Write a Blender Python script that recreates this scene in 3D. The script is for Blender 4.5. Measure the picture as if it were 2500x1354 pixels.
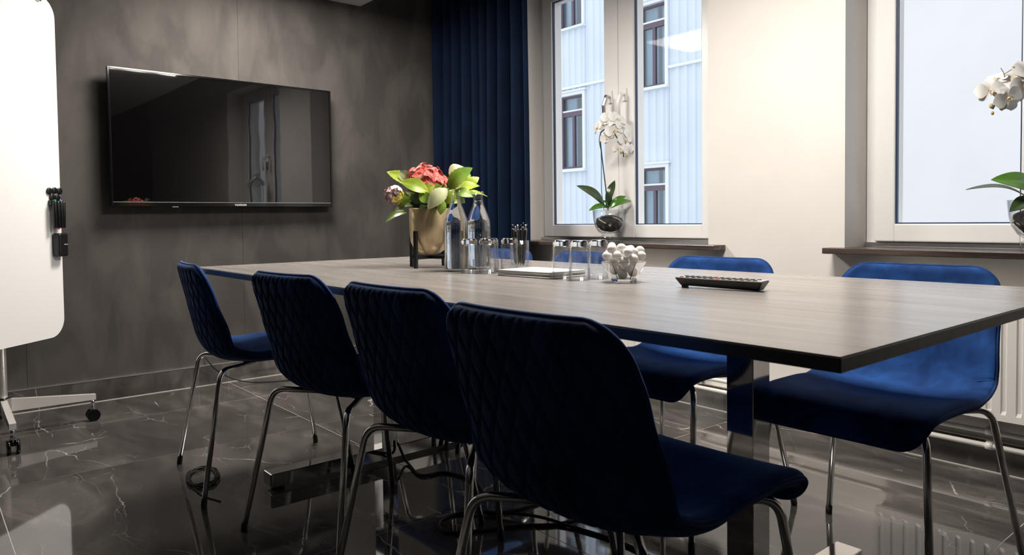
import bpy, bmesh, math, random
from mathutils import Vector, Matrix
R_ = random.Random(7)
for o in list(bpy.data.objects): bpy.data.objects.remove(o)
scene = bpy.context.scene
COL = scene.collection

# ------------------------------------------------------------------ camera
F_PX, PITCH, ROLL, YAW, CY, CAM_H = 1775.05, 0.0345, -0.0118, 0.8751, 596.7, 0.904
cp, sp = math.cos(PITCH), math.sin(PITCH)
fw = Vector((-math.sin(YAW)*cp, math.cos(YAW)*cp, -sp))
rt = Vector((math.cos(YAW), math.sin(YAW), 0))
up = rt.cross(fw)
rt2 = math.cos(ROLL)*rt + math.sin(ROLL)*up
up2 = -math.sin(ROLL)*rt + math.cos(ROLL)*up
cam_d = bpy.data.cameras.new('camera'); cam = bpy.data.objects.new('camera', cam_d); COL.objects.link(cam)
m = Matrix((( rt2.x, up2.x, -fw.x, 0), (rt2.y, up2.y, -fw.y, 0), (rt2.z, up2.z, -fw.z, CAM_H), (0, 0, 0, 1)))
cam.matrix_world = m
cam_d.sensor_width = 36; cam_d.lens = F_PX/2500*36
cam_d.shift_y = -(677-CY)/2500
cam_d.clip_start = 0.02; cam_d.clip_end = 200
cam_d.dof.use_dof = True; cam_d.dof.focus_distance = 2.5; cam_d.dof.aperture_fstop = 11
scene.camera = cam

# ------------------------------------------------------------------ world, exposure
w = bpy.data.worlds.new('overcast_sky'); scene.world = w; w.use_nodes = True
bg = w.node_tree.nodes['Background']; bg.inputs[0].default_value = (0.91, 0.955, 1.0, 1); bg.inputs[1].default_value = 1.36
LAMP = 50.0                                    # radiance of the ceiling panels
vs = scene.view_settings
vs.view_transform = 'Standard'; vs.look = 'None'; vs.gamma = 1; vs.use_curve_mapping = False; vs.exposure = 0.08
scene.cycles.max_bounces = 14; scene.cycles.transmission_bounces = 14; scene.cycles.transparent_max_bounces = 16
scene.cycles.diffuse_bounces = 4; scene.cycles.glossy_bounces = 6
scene.cycles.sample_clamp_indirect = 6

# ------------------------------------------------------------------ materials
def mat(name, col, rough=0.5, metal=0.0, **kw):
    m = bpy.data.materials.new(name); m.use_nodes = True
    b = m.node_tree.nodes['Principled BSDF']
    b.inputs['Base Color'].default_value = (*col, 1); b.inputs['Roughness'].default_value = rough; b.inputs['Metallic'].default_value = metal
    for k, v in kw.items():
        k = k.replace('_', ' ')
        b.inputs[k].default_value = (*v, 1) if isinstance(v, tuple) and len(v) == 3 else v
    return m
def nt(m): return m.node_tree, m.node_tree.nodes['Principled BSDF']
def N(t, typ, **kw):
    n = t.nodes.new(typ)
    for k, v in kw.items():
        if k in n.inputs: n.inputs[k].default_value = v
        else: setattr(n, k, v)
    return n
def ramp(t, src, stops):
    r = t.nodes.new('ShaderNodeValToRGB'); e = r.color_ramp.elements
    while len(e) < len(stops): e.new(0.5)
    for i, (p, c) in enumerate(stops):
        e[i].position = p; e[i].color = (*c, 1) if isinstance(c, tuple) else (c, c, c, 1)
    t.links.new(src, r.inputs[0]); return r
def noisy(name, c1, c2, rough, scale=4, detail=5, stretch=(1, 1, 1), bump=0, bscale=60, lo=.35, hi=.65, coord='Object', dist=0.0, **kw):
    m = mat(name, c1, rough, **kw); t, b = nt(m)
    tc = N(t, 'ShaderNodeTexCoord'); mp = N(t, 'ShaderNodeMapping'); mp.inputs['Scale'].default_value = stretch
    t.links.new(tc.outputs[coord], mp.inputs[0])
    n = N(t, 'ShaderNodeTexNoise', Scale=scale, Detail=detail, Distortion=dist); t.links.new(mp.outputs[0], n.inputs['Vector'])
    r = ramp(t, n.outputs[0], [(lo, c1), (hi, c2)]); t.links.new(r.outputs[0], b.inputs['Base Color'])
    if bump:
        n2 = N(t, 'ShaderNodeTexNoise', Scale=bscale, Detail=3); t.links.new(mp.outputs[0], n2.inputs['Vector'])
        bp = N(t, 'ShaderNodeBump', Strength=bump, Distance=0.002); t.links.new(n2.outputs[0], bp.inputs['Height']); t.links.new(bp.outputs[0], b.inputs['Normal'])
    return m
def glassmat(name, tint=(1, 1, 1), ior=1.47):
    return mat(name, tint, 0.0, Transmission_Weight=1.0, IOR=ior)
def panemat(name, tint, r0=.04, edge=None):
    m = bpy.data.materials.new(name); m.use_nodes = True; t = m.node_tree; t.nodes.clear()
    o = N(t, 'ShaderNodeOutputMaterial'); mx = N(t, 'ShaderNodeMixShader'); tr = N(t, 'ShaderNodeBsdfTransparent'); gl = N(t, 'ShaderNodeBsdfGlossy')
    tr.inputs[0].default_value = (*tint, 1); gl.inputs['Roughness'].default_value = 0.0
    # Schlick reflectance of a thin sheet, the same from both sides
    g = N(t, 'ShaderNodeNewGeometry'); d = N(t, 'ShaderNodeVectorMath', operation='DOT_PRODUCT')
    t.links.new(g.outputs['Normal'], d.inputs[0]); t.links.new(g.outputs['Incoming'], d.inputs[1])
    ab = N(t, 'ShaderNodeMath', operation='ABSOLUTE'); t.links.new(d.outputs['Value'], ab.inputs[0])
    om = N(t, 'ShaderNodeMath', operation='SUBTRACT'); om.inputs[0].default_value = 1.0; t.links.new(ab.outputs[0], om.inputs[1])
    pw = N(t, 'ShaderNodeMath', operation='POWER'); pw.inputs[1].default_value = 5.0; t.links.new(om.outputs[0], pw.inputs[0])
    ma = N(t, 'ShaderNodeMath', operation='MULTIPLY_ADD'); ma.inputs[1].default_value = 1-r0; ma.inputs[2].default_value = r0; t.links.new(pw.outputs[0], ma.inputs[0])
    if edge:                                  # a longer way through the wall at glancing angles
        p3 = N(t, 'ShaderNodeMath', operation='POWER'); p3.inputs[1].default_value = 3.0; t.links.new(om.outputs[0], p3.inputs[0])
        cm = N(t, 'ShaderNodeMix', data_type='RGBA'); cm.inputs[6].default_value = (*tint, 1); cm.inputs[7].default_value = (*edge, 1)
        t.links.new(p3.outputs[0], cm.inputs[0]); t.links.new(cm.outputs[2], tr.inputs[0])
    t.links.new(ma.outputs[0], mx.inputs[0]); t.links.new(tr.outputs[0], mx.inputs[1]); t.links.new(gl.outputs[0], mx.inputs[2]); t.links.new(mx.outputs[0], o.inputs[0])
    return m
def velvet(name, c1, c2, sheen, scale=9, sw=0.8):
    return noisy(name, c1, c2, 0.85, scale=scale, detail=6, Sheen_Weight=sw, Sheen_Tint=sheen, Sheen_Roughness=0.35, Specular_IOR_Level=0.15, dist=0.6)

def marble(name, vein_amt=1.0):
    m = mat(name, (.05, .05, .05), 0.045); t, b = nt(m)
    g = N(t, 'ShaderNodeNewGeometry'); oi = N(t, 'ShaderNodeObjectInfo')
    ad = N(t, 'ShaderNodeVectorMath', operation='MULTIPLY_ADD')
    cb = N(t, 'ShaderNodeCombineXYZ'); 
    for i in range(3): t.links.new(oi.outputs['Random'], cb.inputs[i])
    ad.inputs[1].default_value = (37, 53, 11); t.links.new(cb.outputs[0], ad.inputs[0]); t.links.new(g.outputs['Position'], ad.inputs[2])
    n1 = N(t, 'ShaderNodeTexNoise', Scale=2.2, Detail=8, Roughness=0.62, Distortion=0.8)
    mp = N(t, 'ShaderNodeMapping'); mp.inputs['Scale'].default_value = (1.0, 2.4, 1.5); mp.inputs['Rotation'].default_value = (0, 0, 0.35)
    t.links.new(ad.outputs[0], mp.inputs[0]); t.links.new(mp.outputs[0], n1.inputs['Vector'])
    base = ramp(t, n1.outputs[0], [(.26, (.035, .032, .030)), (.5, (.088, .081, .075)), (.74, (.19, .176, .164))])
    # wobbling coordinates for the veins
    n2 = N(t, 'ShaderNodeTexNoise', Scale=1.6, Detail=6, Roughness=0.6); t.links.new(ad.outputs[0], n2.inputs['Vector'])
    wob = N(t, 'ShaderNodeVectorMath', operation='MULTIPLY_ADD'); wob.inputs[1].default_value = (.42, .42, .42)
    t.links.new(n2.outputs['Color'], wob.inputs[0]); t.links.new(mp.outputs[0], wob.inputs[2])
    vo = N(t, 'ShaderNodeTexVoronoi', feature='DISTANCE_TO_EDGE', Scale=1.15); t.links.new(wob.outputs[0], vo.inputs['Vector'])
    v1 = ramp(t, vo.outputs['Distance'], [(0.0, .9), (0.0022, .45), (0.0055, 0.0)])
    n3 = N(t, 'ShaderNodeTexNoise', Scale=3.1, Detail=4); t.links.new(ad.outputs[0], n3.inputs['Vector'])
    k = ramp(t, n3.outputs[0], [(.50, 0.0), (.62, 1.0)])
    mul = N(t, 'ShaderNodeMath', operation='MULTIPLY'); t.links.new(v1.outputs[0], mul.inputs[0]); t.links.new(k.outputs[0], mul.inputs[1])
    vo2 = N(t, 'ShaderNodeTexVoronoi', feature='DISTANCE_TO_EDGE', Scale=2.7); t.links.new(wob.outputs[0], vo2.inputs['Vector'])
    v2 = ramp(t, vo2.outputs['Distance'], [(0.0, .6), (0.004, .2), (0.008, 0.0)])
    n4 = N(t, 'ShaderNodeTexNoise', Scale=2.3, Detail=3); t.links.new(wob.outputs[0], n4.inputs['Vector'])
    k2 = ramp(t, n4.outputs[0], [(.54, 0.0), (.66, .8)])
    mul2 = N(t, 'ShaderNodeMath', operation='MULTIPLY'); t.links.new(v2.outputs[0], mul2.inputs[0]); t.links.new(k2.outputs[0], mul2.inputs[1])
    mx_ = N(t, 'ShaderNodeMath', operation='MAXIMUM'); t.links.new(mul.outputs[0], mx_.inputs[0]); t.links.new(mul2.outputs[0], mx_.inputs[1])
    amt = N(t, 'ShaderNodeMath', operation='MULTIPLY'); amt.inputs[1].default_value = vein_amt; t.links.new(mx_.outputs[0], amt.inputs[0])
    mix = N(t, 'ShaderNodeMix', data_type='RGBA'); mix.inputs[7].default_value = (.75, .72, .68, 1)
    t.links.new(amt.outputs[0], mix.inputs[0]); t.links.new(base.outputs[0], mix.inputs[6]); t.links.new(mix.outputs[2], b.inputs['Base Color'])
    b.inputs['IOR'].default_value = 2.1
    return m

def suede(name):
    m = mat(name, (.1, .1, .1), 0.75, Specular_IOR_Level=0.25); t, b = nt(m)
    g = N(t, 'ShaderNodeNewGeometry')
    mp = N(t, 'ShaderNodeMapping'); mp.inputs['Scale'].default_value = (1, 1, .8); mp.inputs['Rotation'].default_value = (.6, 0, 0)
    t.links.new(g.outputs['Position'], mp.inputs[0])
    n1 = N(t, 'ShaderNodeTexNoise', Scale=1.3, Detail=5, Roughness=.5, Distortion=.35); t.links.new(mp.outputs[0], n1.inputs['Vector'])
    mp2 = N(t, 'ShaderNodeMapping'); mp2.inputs['Scale'].default_value = (1, 2.2, .9); mp2.inputs['Rotation'].default_value = (-.85, 0, 0)
    t.links.new(g.outputs['Position'], mp2.inputs[0])
    n2 = N(t, 'ShaderNodeTexNoise', Scale=2.6, Detail=4, Roughness=.55, Distortion=.45); t.links.new(mp2.outputs[0], n2.inputs['Vector'])
    r2 = ramp(t, n2.outputs[0], [(.42, 0.0), (.50, .55), (.56, .75), (.60, 1.0)])
    a = N(t, 'ShaderNodeMath', operation='MULTIPLY'); a.inputs[1].default_value = .74; t.links.new(n1.outputs[0], a.inputs[0])
    c = N(t, 'ShaderNodeMath', operation='MULTIPLY_ADD'); c.inputs[1].default_value = .26; t.links.new(r2.outputs[0], c.inputs[0]); t.links.new(a.outputs[0], c.inputs[2])
    r = ramp(t, c.outputs[0], [(.28, (.054, .0495, .0462)), (.50, (.075, .069, .064)), (.72, (.102, .094, .087))])
    t.links.new(r.outputs[0], b.inputs['Base Color'])
    n3 = N(t, 'ShaderNodeTexNoise', Scale=420, Detail=2); t.links.new(g.outputs['Position'], n3.inputs['Vector'])
    bp = N(t, 'ShaderNodeBump', Strength=.25, Distance=.001); t.links.new(n3.outputs[0], bp.inputs['Height']); t.links.new(bp.outputs[0], b.inputs['Normal'])
    return m

def woodtop(name, c1, c2, c3, rough):
    m = mat(name, c1, rough); t, b = nt(m)
    tc = N(t, 'ShaderNodeTexCoord'); mp = N(t, 'ShaderNodeMapping'); mp.inputs['Scale'].default_value = (.7, 9, 9); t.links.new(tc.outputs['Object'], mp.inputs[0])
    n = N(t, 'ShaderNodeTexNoise', Scale=3.2, Detail=9, Roughness=.62, Distortion=.5); t.links.new(mp.outputs[0], n.inputs['Vector'])
    r = ramp(t, n.outputs[0], [(.3, c1), (.5, c2), (.7, c3)]); t.links.new(r.outputs[0], b.inputs['Base Color'])
    mp2 = N(t, 'ShaderNodeMapping'); mp2.inputs['Scale'].default_value = (4, 220, 60); t.links.new(tc.outputs['Object'], mp2.inputs[0])
    n2 = N(t, 'ShaderNodeTexNoise', Scale=1.2, Detail=3); t.links.new(mp2.outputs[0], n2.inputs['Vector'])
    bp = N(t, 'ShaderNodeBump', Strength=.12, Distance=.001); t.links.new(n2.outputs[0], bp.inputs['Height']); t.links.new(bp.outputs[0], b.inputs['Normal'])
    return m

M = {}
M['suede'] = suede('dark_suede_wallpaper')
M['whitewall'] = noisy('offwhite_paint', (.74, .71, .675), (.78, .75, .715), .75, scale=3, bump=.08, bscale=140)
M['ceil'] = noisy('ceiling_paint', (.54, .53, .52), (.56, .55, .54), .8, scale=2)
M['darkwall'] = noisy('charcoal_paint', (.010, .0095, .0095), (.016, .0155, .015), .8, scale=2)
M['marble'] = marble('dark_marble'); M['marble_skirt'] = marble('dark_marble_skirting', .8)
M['grout'] = mat('light_grout', (.55, .53, .5), .6)
M['strip'] = mat('brushed_steel_strip', (.85, .82, .78), .25, .9)
M['frame'] = noisy('white_window_lacquer', (.86, .85, .84), (.89, .885, .88), .3, scale=2)
M['gasket'] = mat('blue_black_gasket', (.02, .045, .10), .4)
M['pane'] = panemat('window_glass', (.985, .993, 1.0), .003)
M['sillwood'] = noisy('dark_stained_sill', (.035, .024, .02), (.10, .075, .064), .22, scale=6, stretch=(.6, 9, 9))
M['steel'] = mat('satin_steel', (.62, .61, .6), .28, 1.0)
M['chrome'] = mat('chrome', (.86, .85, .84), .05, 1.0)
M['chrome_leg'] = mat('polished_chrome_leg', (.88, .87, .86), .15, 1.0)
M['mirror'] = mat('mirror_chrome', (.80, .79, .775), .06, 1.0)
M['alu'] = mat('silver_lacquered_metal', (.80, .775, .75), .25, .30)
M['black'] = mat('black_plastic', (.008, .008, .009), .35)
M['rubber'] = mat('black_rubber', (.01, .01, .01), .6)
M['gloss_black'] = mat('gloss_black_bezel', (.004, .004, .005), .08)
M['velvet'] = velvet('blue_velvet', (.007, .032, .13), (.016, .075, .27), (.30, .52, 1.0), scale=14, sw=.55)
M['velvet_shaded'] = velvet('blue_velvet_quilted_shaded', (.0030, .0115, .046), (.0078, .032, .118), (.25, .45, .95), scale=10, sw=.25)  # seat velvet darkened: shade on the outer shell is put into the colour
M['piping'] = velvet('blue_velvet_piping', (.008, .030, .11), (.014, .05, .18), (.4, .55, .95), scale=40, sw=.6)
M['thread'] = mat('pale_thread', (.45, .5, .62), .6)
M['curtain'] = velvet('navy_curtain_velvet', (.0010, .0050, .017), (.0020, .0095, .031), (.10, .30, .8), scale=3, sw=.38)
M['tabletop'] = woodtop('grey_oak_laminate', (.215, .197, .183), (.27, .25, .235), (.325, .305, .29), .25)
M['tableedge'] = noisy('dark_table_edge', (.022, .020, .019), (.045, .041, .039), .4, scale=5, stretch=(1, 12, 12))
M['glass'] = glassmat('clear_glass')
M['thin'] = panemat('thin_clear_glass', (.99, .995, 1.0), .055, (.50, .52, .54))
M['water'] = glassmat('clear_water', (1, 1, 1), 1.333)
M['whiteboard'] = mat('white_enamel', (.90, .90, .90), .18)
M['green'] = mat('green_marker_tip', (.02, .35, .12), .4); M['red'] = mat('red_marker_tip', (.5, .06, .05), .4); M['bluecap'] = mat('blue_marker_tip', (.2, .24, .6), .4)
M['brass'] = noisy('satin_gold_lacquer', (.62, .47, .27), (.68, .53, .32), .30, scale=3, stretch=(30, 30, 1), metal=.45)
M['soil'] = noisy('dark_soil', (.012, .009, .007), (.04, .03, .022), .95, scale=40, bump=1, bscale=90)
M['bark'] = noisy('dark_orchid_bark', (.012, .011, .011), (.07, .065, .06), .9, scale=45, bump=1, bscale=70)
def leafmat(name, c1, c2, scale=16, rough=.42):
    m = noisy(name, c1, c2, rough, scale=scale, detail=4); t, b = nt(m)
    b.inputs['Subsurface Weight'].default_value = 0.0
    return m
M['leaf'] = leafmat('lime_hydrangea_leaf', (.26, .37, .025), (.44, .54, .065))
M['leaf2'] = leafmat('green_hydrangea_leaf', (.12, .25, .02), (.26, .40, .045))
M['leaf3'] = leafmat('pale_variegated_leaf', (.42, .47, .22), (.62, .63, .40))
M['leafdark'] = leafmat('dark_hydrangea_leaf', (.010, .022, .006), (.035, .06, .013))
M['orchidleaf'] = leafmat('orchid_leaf', (.035, .12, .012), (.09, .22, .03), 6, .22)
M['orchidleaf_d'] = leafmat('dark_orchid_leaf', (.018, .045, .012), (.05, .075, .03), 6, .25)
M['stem'] = noisy('green_stem', (.06, .10, .025), (.12, .17, .05), .5, scale=20)
M['stemdark'] = noisy('dark_orchid_stem', (.02, .035, .03), (.05, .07, .05), .45, scale=20)
M['redpetal'] = noisy('coral_red_petal', (.66, .07, .06), (.86, .19, .16), .55, scale=40)
M['pinkpetal'] = noisy('dusty_pink_petal', (.50, .22, .24), (.65, .42, .42), .55, scale=40)
M['mauvepetal'] = noisy('mauve_petal', (.16, .07, .07), (.42, .30, .32), .55, scale=40)
M['yellowpetal'] = noisy('yellow_petal', (.75, .60, .04), (.85, .75, .25), .55, scale=40)
M['whitepetal'] = noisy('white_orchid_petal', (.82, .81, .79), (.90, .89, .87), .5, scale=20)
M['cream'] = noisy('cream_floret_centre', (.75, .70, .50), (.85, .8, .65), .5, scale=20)
M['lip'] = noisy('golden_orchid_lip', (.62, .50, .28), (.82, .76, .60), .5, scale=60)
M['bud'] = noisy('olive_bud', (.40, .30, .10), (.55, .42, .18), .5, scale=40)
M['root'] = noisy('pale_orchid_root', (.55, .52, .42), (.7, .67, .58), .7, scale=30)
M['paper'] = noisy('notepad_paper', (.80, .79, .76), (.86, .85, .83), .8, scale=8)
M['board'] = mat('grey_notepad_board', (.20, .19, .18), .8)
M['mint'] = noisy('white_mint', (.84, .82, .79), (.9, .89, .87), .65, scale=30, bump=.15, bscale=200)
M['remote_top'] = mat('silver_remote_face', (.55, .55, .55), .35, .3)
M['radiator'] = noisy('white_radiator_enamel', (.80, .775, .74), (.82, .80, .77), .35, scale=3)
M['pipe'] = mat('white_painted_pipe', (.80, .78, .74), .25)
M['print_white'] = mat('white_print', (.8, .8, .82), .5)
M['print_grey'] = mat('grey_etched_print', (.05, .05, .05), .5)
M['cladding'] = noisy('pale_blue_cladding', (.64, .71, .80), (.68, .75, .84), .5, scale=1)
M['cladtrim'] = mat('white_window_surround', (.80, .84, .88), .5)
M['brownframe'] = mat('dark_brown_window_frame', (.13, .095, .13), .5)
M['farpane'] = panemat('far_window_glass', (.80, .90, .97), .12)
M['farcurtain'] = mat('pale_net_curtain', (.80, .84, .86), .8)
M['farroom'] = mat('dim_room_behind_glass', (.38, .45, .53), .9)
M['stucco'] = noisy('white_stucco', (.755, .745, .745), (.79, .78, .78), .85, scale=1.2, bump=.4, bscale=30)
M['asphalt'] = noisy('courtyard_paving', (.22, .22, .22), (.3, .3, .3), .9, scale=2)
M['soilroof'] = mat('grey_metal_roof', (.25, .26, .28), .5)
lm = bpy.data.materials.new('led_diffuser'); lm.use_nodes = True
lb = lm.node_tree.nodes['Principled BSDF']; lb.inputs['Base Color'].default_value = (.9, .9, .9, 1)
lb.inputs['Emission Color'].default_value = (1.0, .93, .85, 1); lb.inputs['Emission Strength'].default_value = LAMP
M['led'] = lm

# ------------------------------------------------------------------ mesh helpers
class MB:
    def __init__(s): s.v = []; s.f = []; s.m = []; s.sm = []
    def add(s, vs, fs, mi=0, smooth=False):
        k = len(s.v); s.v += [tuple(v) for v in vs]; s.f += [tuple(i+k for i in f) for f in fs]; s.m += [mi]*len(fs); s.sm += [smooth]*len(fs); return s
    def box(s, x0, x1, y0, y1, z0, z1, mi=0, bev=0, seg=2, M4=None):
        if x0 > x1: x0, x1 = x1, x0
        if y0 > y1: y0, y1 = y1, y0
        if z0 > z1: z0, z1 = z1, z0
        if bev:
            bm = bmesh.new(); bmesh.ops.create_cube(bm, size=1)
            for v in bm.verts: v.co = Vector(((x0+x1)/2+v.co.x*(x1-x0), (y0+y1)/2+v.co.y*(y1-y0), (z0+z1)/2+v.co.z*(z1-z0)))
            bmesh.ops.bevel(bm, geom=bm.edges[:], offset=bev, segments=seg, profile=.5, affect='EDGES')
            return s.bm(bm, mi, M4)
        vs = [Vector(p) for p in ((x0,y0,z0),(x1,y0,z0),(x1,y1,z0),(x0,y1,z0),(x0,y0,z1),(x1,y0,z1),(x1,y1,z1),(x0,y1,z1))]
        if M4: vs = [M4 @ v for v in vs]
        return s.add(vs, [(0,3,2,1),(4,5,6,7),(0,1,5,4),(1,2,6,5),(2,3,7,6),(3,0,4,7)], mi)
    def bm(s, bm, mi=0, M4=None, smooth=False):
        bm.verts.index_update()
        vs = [(M4 @ v.co if M4 else v.co.copy()) for v in bm.verts]; fs = [[v.index for v in f.verts] for f in bm.faces]; bm.free()
        return s.add(vs, fs, mi, smooth)
    def tube(s, pts, r, n=10, mi=0, caps=True, closed=False):
        P = [Vector(p) for p in pts]; L = len(P); rr = r if isinstance(r, (list, tuple)) else [r]*L
        vs = []; prev = None
        for i in range(L):
            if closed: t = (P[(i+1) % L]-P[i-1])
            else: t = P[min(i+1, L-1)]-P[max(i-1, 0)]
            t.normalize()
            if prev is None:
                a = Vector((0, 0, 1)) if abs(t.z) < .9 else Vector((1, 0, 0)); u = t.cross(a).normalized()
            else:
                u = prev - t*prev.dot(t); u.normalize()
            prev = u; v = t.cross(u)
            for k in range(n):
                a = 2*math.pi*k/n; vs.append(P[i]+(u*math.cos(a)+v*math.sin(a))*rr[i])
        fs = []
        for i in range(L if closed else L-1):
            j = (i+1) % L
            for k in range(n): fs.append((i*n+k, i*n+(k+1) % n, j*n+(k+1) % n, j*n+k))
        s.add(vs, fs, mi, True)
        if caps and not closed:
            k = len(s.v)-len(vs)
            s.f += [tuple(k+q for q in reversed(range(n))), tuple(k+(L-1)*n+q for q in range(n))]; s.m += [mi, mi]; s.sm += [False, False]
        return s
    def lathe(s, prof, n=32, mi=0, M4=None, closed=False, smooth=True, fac=None):
        vs = []; L = len(prof)
        for (r, z) in prof:
            for k in range(n):
                a = 2*math.pi*k/n; q = r*(fac(a) if fac else 1)
                v = Vector((q*math.cos(a), q*math.sin(a), z)); vs.append(M4 @ v if M4 else v)
        fs = []
        for i in range(L if closed else L-1):
            j = (i+1) % L
            for k in range(n): fs.append((i*n+k, i*n+(k+1) % n, j*n+(k+1) % n, j*n+k))
        if not closed:
            if prof[0][0] > 1e-6: fs.append(tuple(reversed(range(n))))
            if prof[-1][0] > 1e-6: fs.append(tuple((L-1)*n+k for k in range(n)))
        return s.add(vs, fs, mi, smooth)
    def grid(s, P, mi=0, smooth=True, flip=False):
        nu = len(P[0]); vs = [p for row in P for p in row]; fs = []
        for i in range(len(P)-1):
            for j in range(nu-1):
                f = (i*nu+j, i*nu+j+1, (i+1)*nu+j+1, (i+1)*nu+j); fs.append(tuple(reversed(f)) if flip else f)
        return s.add(vs, fs, mi, smooth)
    def mesh(s, name, mats):
        me = bpy.data.meshes.new(name); me.from_pydata(s.v, [], s.f); me.validate(clean_customdata=False)
        for mm in (mats if isinstance(mats, (list, tuple)) else [mats]): me.materials.append(mm)
        if len(me.polygons) == len(s.f):
            me.polygons.foreach_set('material_index', s.m); me.polygons.foreach_set('use_smooth', s.sm)
        me.update(); return me
    def build(s, name, mats, parent=None, loc=None, rot=None):
        return link(name, s.mesh(name, mats), parent, loc, rot)
def link(name, me, parent=None, loc=None, rot=None):
    o = bpy.data.objects.new(name, me); COL.objects.link(o)
    if parent: o.parent = parent
    if loc is not None: o.location = loc
    if rot is not None: o.rotation_euler = rot
    return o
def tag(o, label=None, cat=None, group=None, kind=None):
    if label: o['label'] = label
    if cat: o['category'] = cat
    if group: o['group'] = group
    if kind: o['kind'] = kind
    return o
def thing(name, label, cat, loc=(0, 0, 0), rz=0, group=None):
    o = bpy.data.objects.new(name, None); COL.objects.link(o); o.location = loc; o.rotation_euler = (0, 0, rz); o.empty_display_size = .05
    return tag(o, label, cat, group)
def struct(name, mb, mats, parent=None):
    o = mb.build(name, mats, parent)
    if not parent: o['kind'] = 'structure'
    return o
def fillet(pts, rad, seg=6):
    P = [Vector(p) for p in pts]; out = [P[0]]
    for i in range(1, len(P)-1):
        a = (P[i-1]-P[i]); b = (P[i+1]-P[i]); la, lb_ = a.length, b.length; a.normalize(); b.normalize()
        ang = a.angle(b); d = min(rad/math.tan(ang/2), la*.49, lb_*.49)
        p0, p1 = P[i]+a*d, P[i]+b*d
        for k in range(seg+1):
            t = k/seg; out.append((1-t)**2*p0+2*t*(1-t)*P[i]+t*t*p1)
    out.append(P[-1]); return out
def spline(pts, n=8):
    P = [Vector(p) for p in pts]; out = []
    for i in range(len(P)-1):
        p0, p1, p2, p3 = P[max(i-1, 0)], P[i], P[i+1], P[min(i+2, len(P)-1)]
        for k in range(n):
            t = k/n
            out.append(.5*((2*p1)+(p2-p0)*t+(2*p0-5*p1+4*p2-p3)*t*t+(3*p1-p0-3*p2+p3)*t**3))
    out.append(P[-1]); return out
def copy_tree(o, parent=None):
    c = o.copy(); COL.objects.link(c); c.parent = parent
    for ch in list(o.children): copy_tree(ch, c)
    return c
def text_mesh(txt, size, mat_, depth=.0006):
    cu = bpy.data.curves.new('lettering', 'FONT'); cu.body = txt; cu.size = size; cu.extrude = depth; cu.align_x = 'CENTER'
    o = bpy.data.objects.new('lettering', cu); COL.objects.link(o)
    dg = bpy.context.evaluated_depsgraph_get(); dg.update()
    me = bpy.data.meshes.new_from_object(o.evaluated_get(dg)); bpy.data.objects.remove(o); bpy.data.curves.remove(cu)
    me.materials.clear(); me.materials.append(mat_); return me

# ------------------------------------------------------------------ room shell
XT, YW = -4.198, 2.911          # television wall plane, window wall plane
XB, YF = 2.9, -1.9              # walls behind the camera
ZC, ZR = 2.27, 2.72             # ceiling, raised curtain recess
floor = struct('floor', MB().box(XT-.3, XB+.2, YF-.2, YW+.36, -.12, -.012), M['grout'])
xs = [XT-.02, -3.03, -1.845, -.655, .535, 1.725, XB+.02]
ys = [YF-.02, -.985, .207, 1.387, 2.58, YW+.02]
J = .0013
for i in range(len(xs)-1):
    for j in range(len(ys)-1):
        MB().box(xs[i]+J, xs[i+1]-J, ys[j]+J, ys[j+1]-J, -.0115, 0).build('floor_tile', M['marble'], floor)
MB().box(XT, XB, YF, YW, -.0115, -.0006).build('grout', M['grout'], floor)

# television wall: wallpaper lengths
wl = struct('wall_left', MB().box(XT-.25, XT-.003, YF-.2, YW+.36, -.1, ZR+.1), M['darkwall'])
ycut = [YF, -.62, .435, 1.49, 2.545, YW+.02]
for a, b in zip(ycut[:-1], ycut[1:]):
    MB().box(XT-.004, XT, a+.0007, b-.0007, .0, ZR).build('wallpaper_strip', M['suede'], wl)
# window wall with two openings
W1 = (-3.41, -2.04); W2 = (-1.391, -.02); WZ = (.752, 2.34); YO = YW+.36
mb = MB()
for (a, b) in ((XT-.25, W1[0]), (W1[1], W2[0]), (W2[1], XB+.2)): mb.box(a, b, YW, YO, -.1, ZR+.1)
for (a, b) in (W1, W2):
    mb.box(a, b, YW, YO, -.1, WZ[0]); mb.box(a, b, YW, YO, WZ[1], ZR+.1)
wr = struct('wall_right', mb, M['whitewall'])
struct('wall_back', MB().box(XB, XB+.2, YF-.2, YW, -.1, ZR+.1), M['darkwall'])
struct('wall_front', MB().box(XT, XB, YF-.2, YF, -.1, ZR+.1), M['darkwall'])
ce = struct('ceiling', MB().box(XT, XB, YF, 2.27, ZC, ZC+.12).box(XT, XB, 2.15, 2.27, ZC+.12, ZR).box(XT-.2, XB, 2.15, YW, ZR, ZR+.1), M['ceil'])
# skirting of marble tiles with a steel strip on top
SK = .112
bl = struct('baseboard_left', MB().box(XT, XT+.008, YF, YW, 0, SK-.004), M['grout'])
for a, b in zip([YF, -.985, .207, 1.387, 2.58], [-.985, .207, 1.387, 2.58, YW]):
    MB().box(XT+.001, XT+.012, a+J, b-J, .0025, SK-.003).build('skirting_tile', M['marble_skirt'], bl)
MB().box(XT, XT+.0135, YF, YW, SK-.003, SK+.0015).build('steel_strip', M['strip'], bl)
MB().box(XT+.012, XT+.0165, YF, YW, 0, .003).build('grout_line', M['grout'], bl)
br = struct('baseboard_right', MB().box(XT, XB, YW-.008, YW, 0, SK-.004), M['grout'])
for a, b in zip([XT, -3.66, -2.47, -1.275, -.845, .345, 1.535], [-3.66, -2.47, -1.275, -.845, .345, 1.535, XB]):
    MB().box(a+J, b-J, YW-.012, YW-.001, .0025, SK-.003).build('skirting_tile', M['marble_skirt'], br)
MB().box(XT, XB, YW-.0135, YW, SK-.003, SK+.0015).build('steel_strip', M['strip'], br)
MB().box(XT, XB, YW-.0165, YW-.012, 0, .003).build('grout_line', M['grout'], br)

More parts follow.
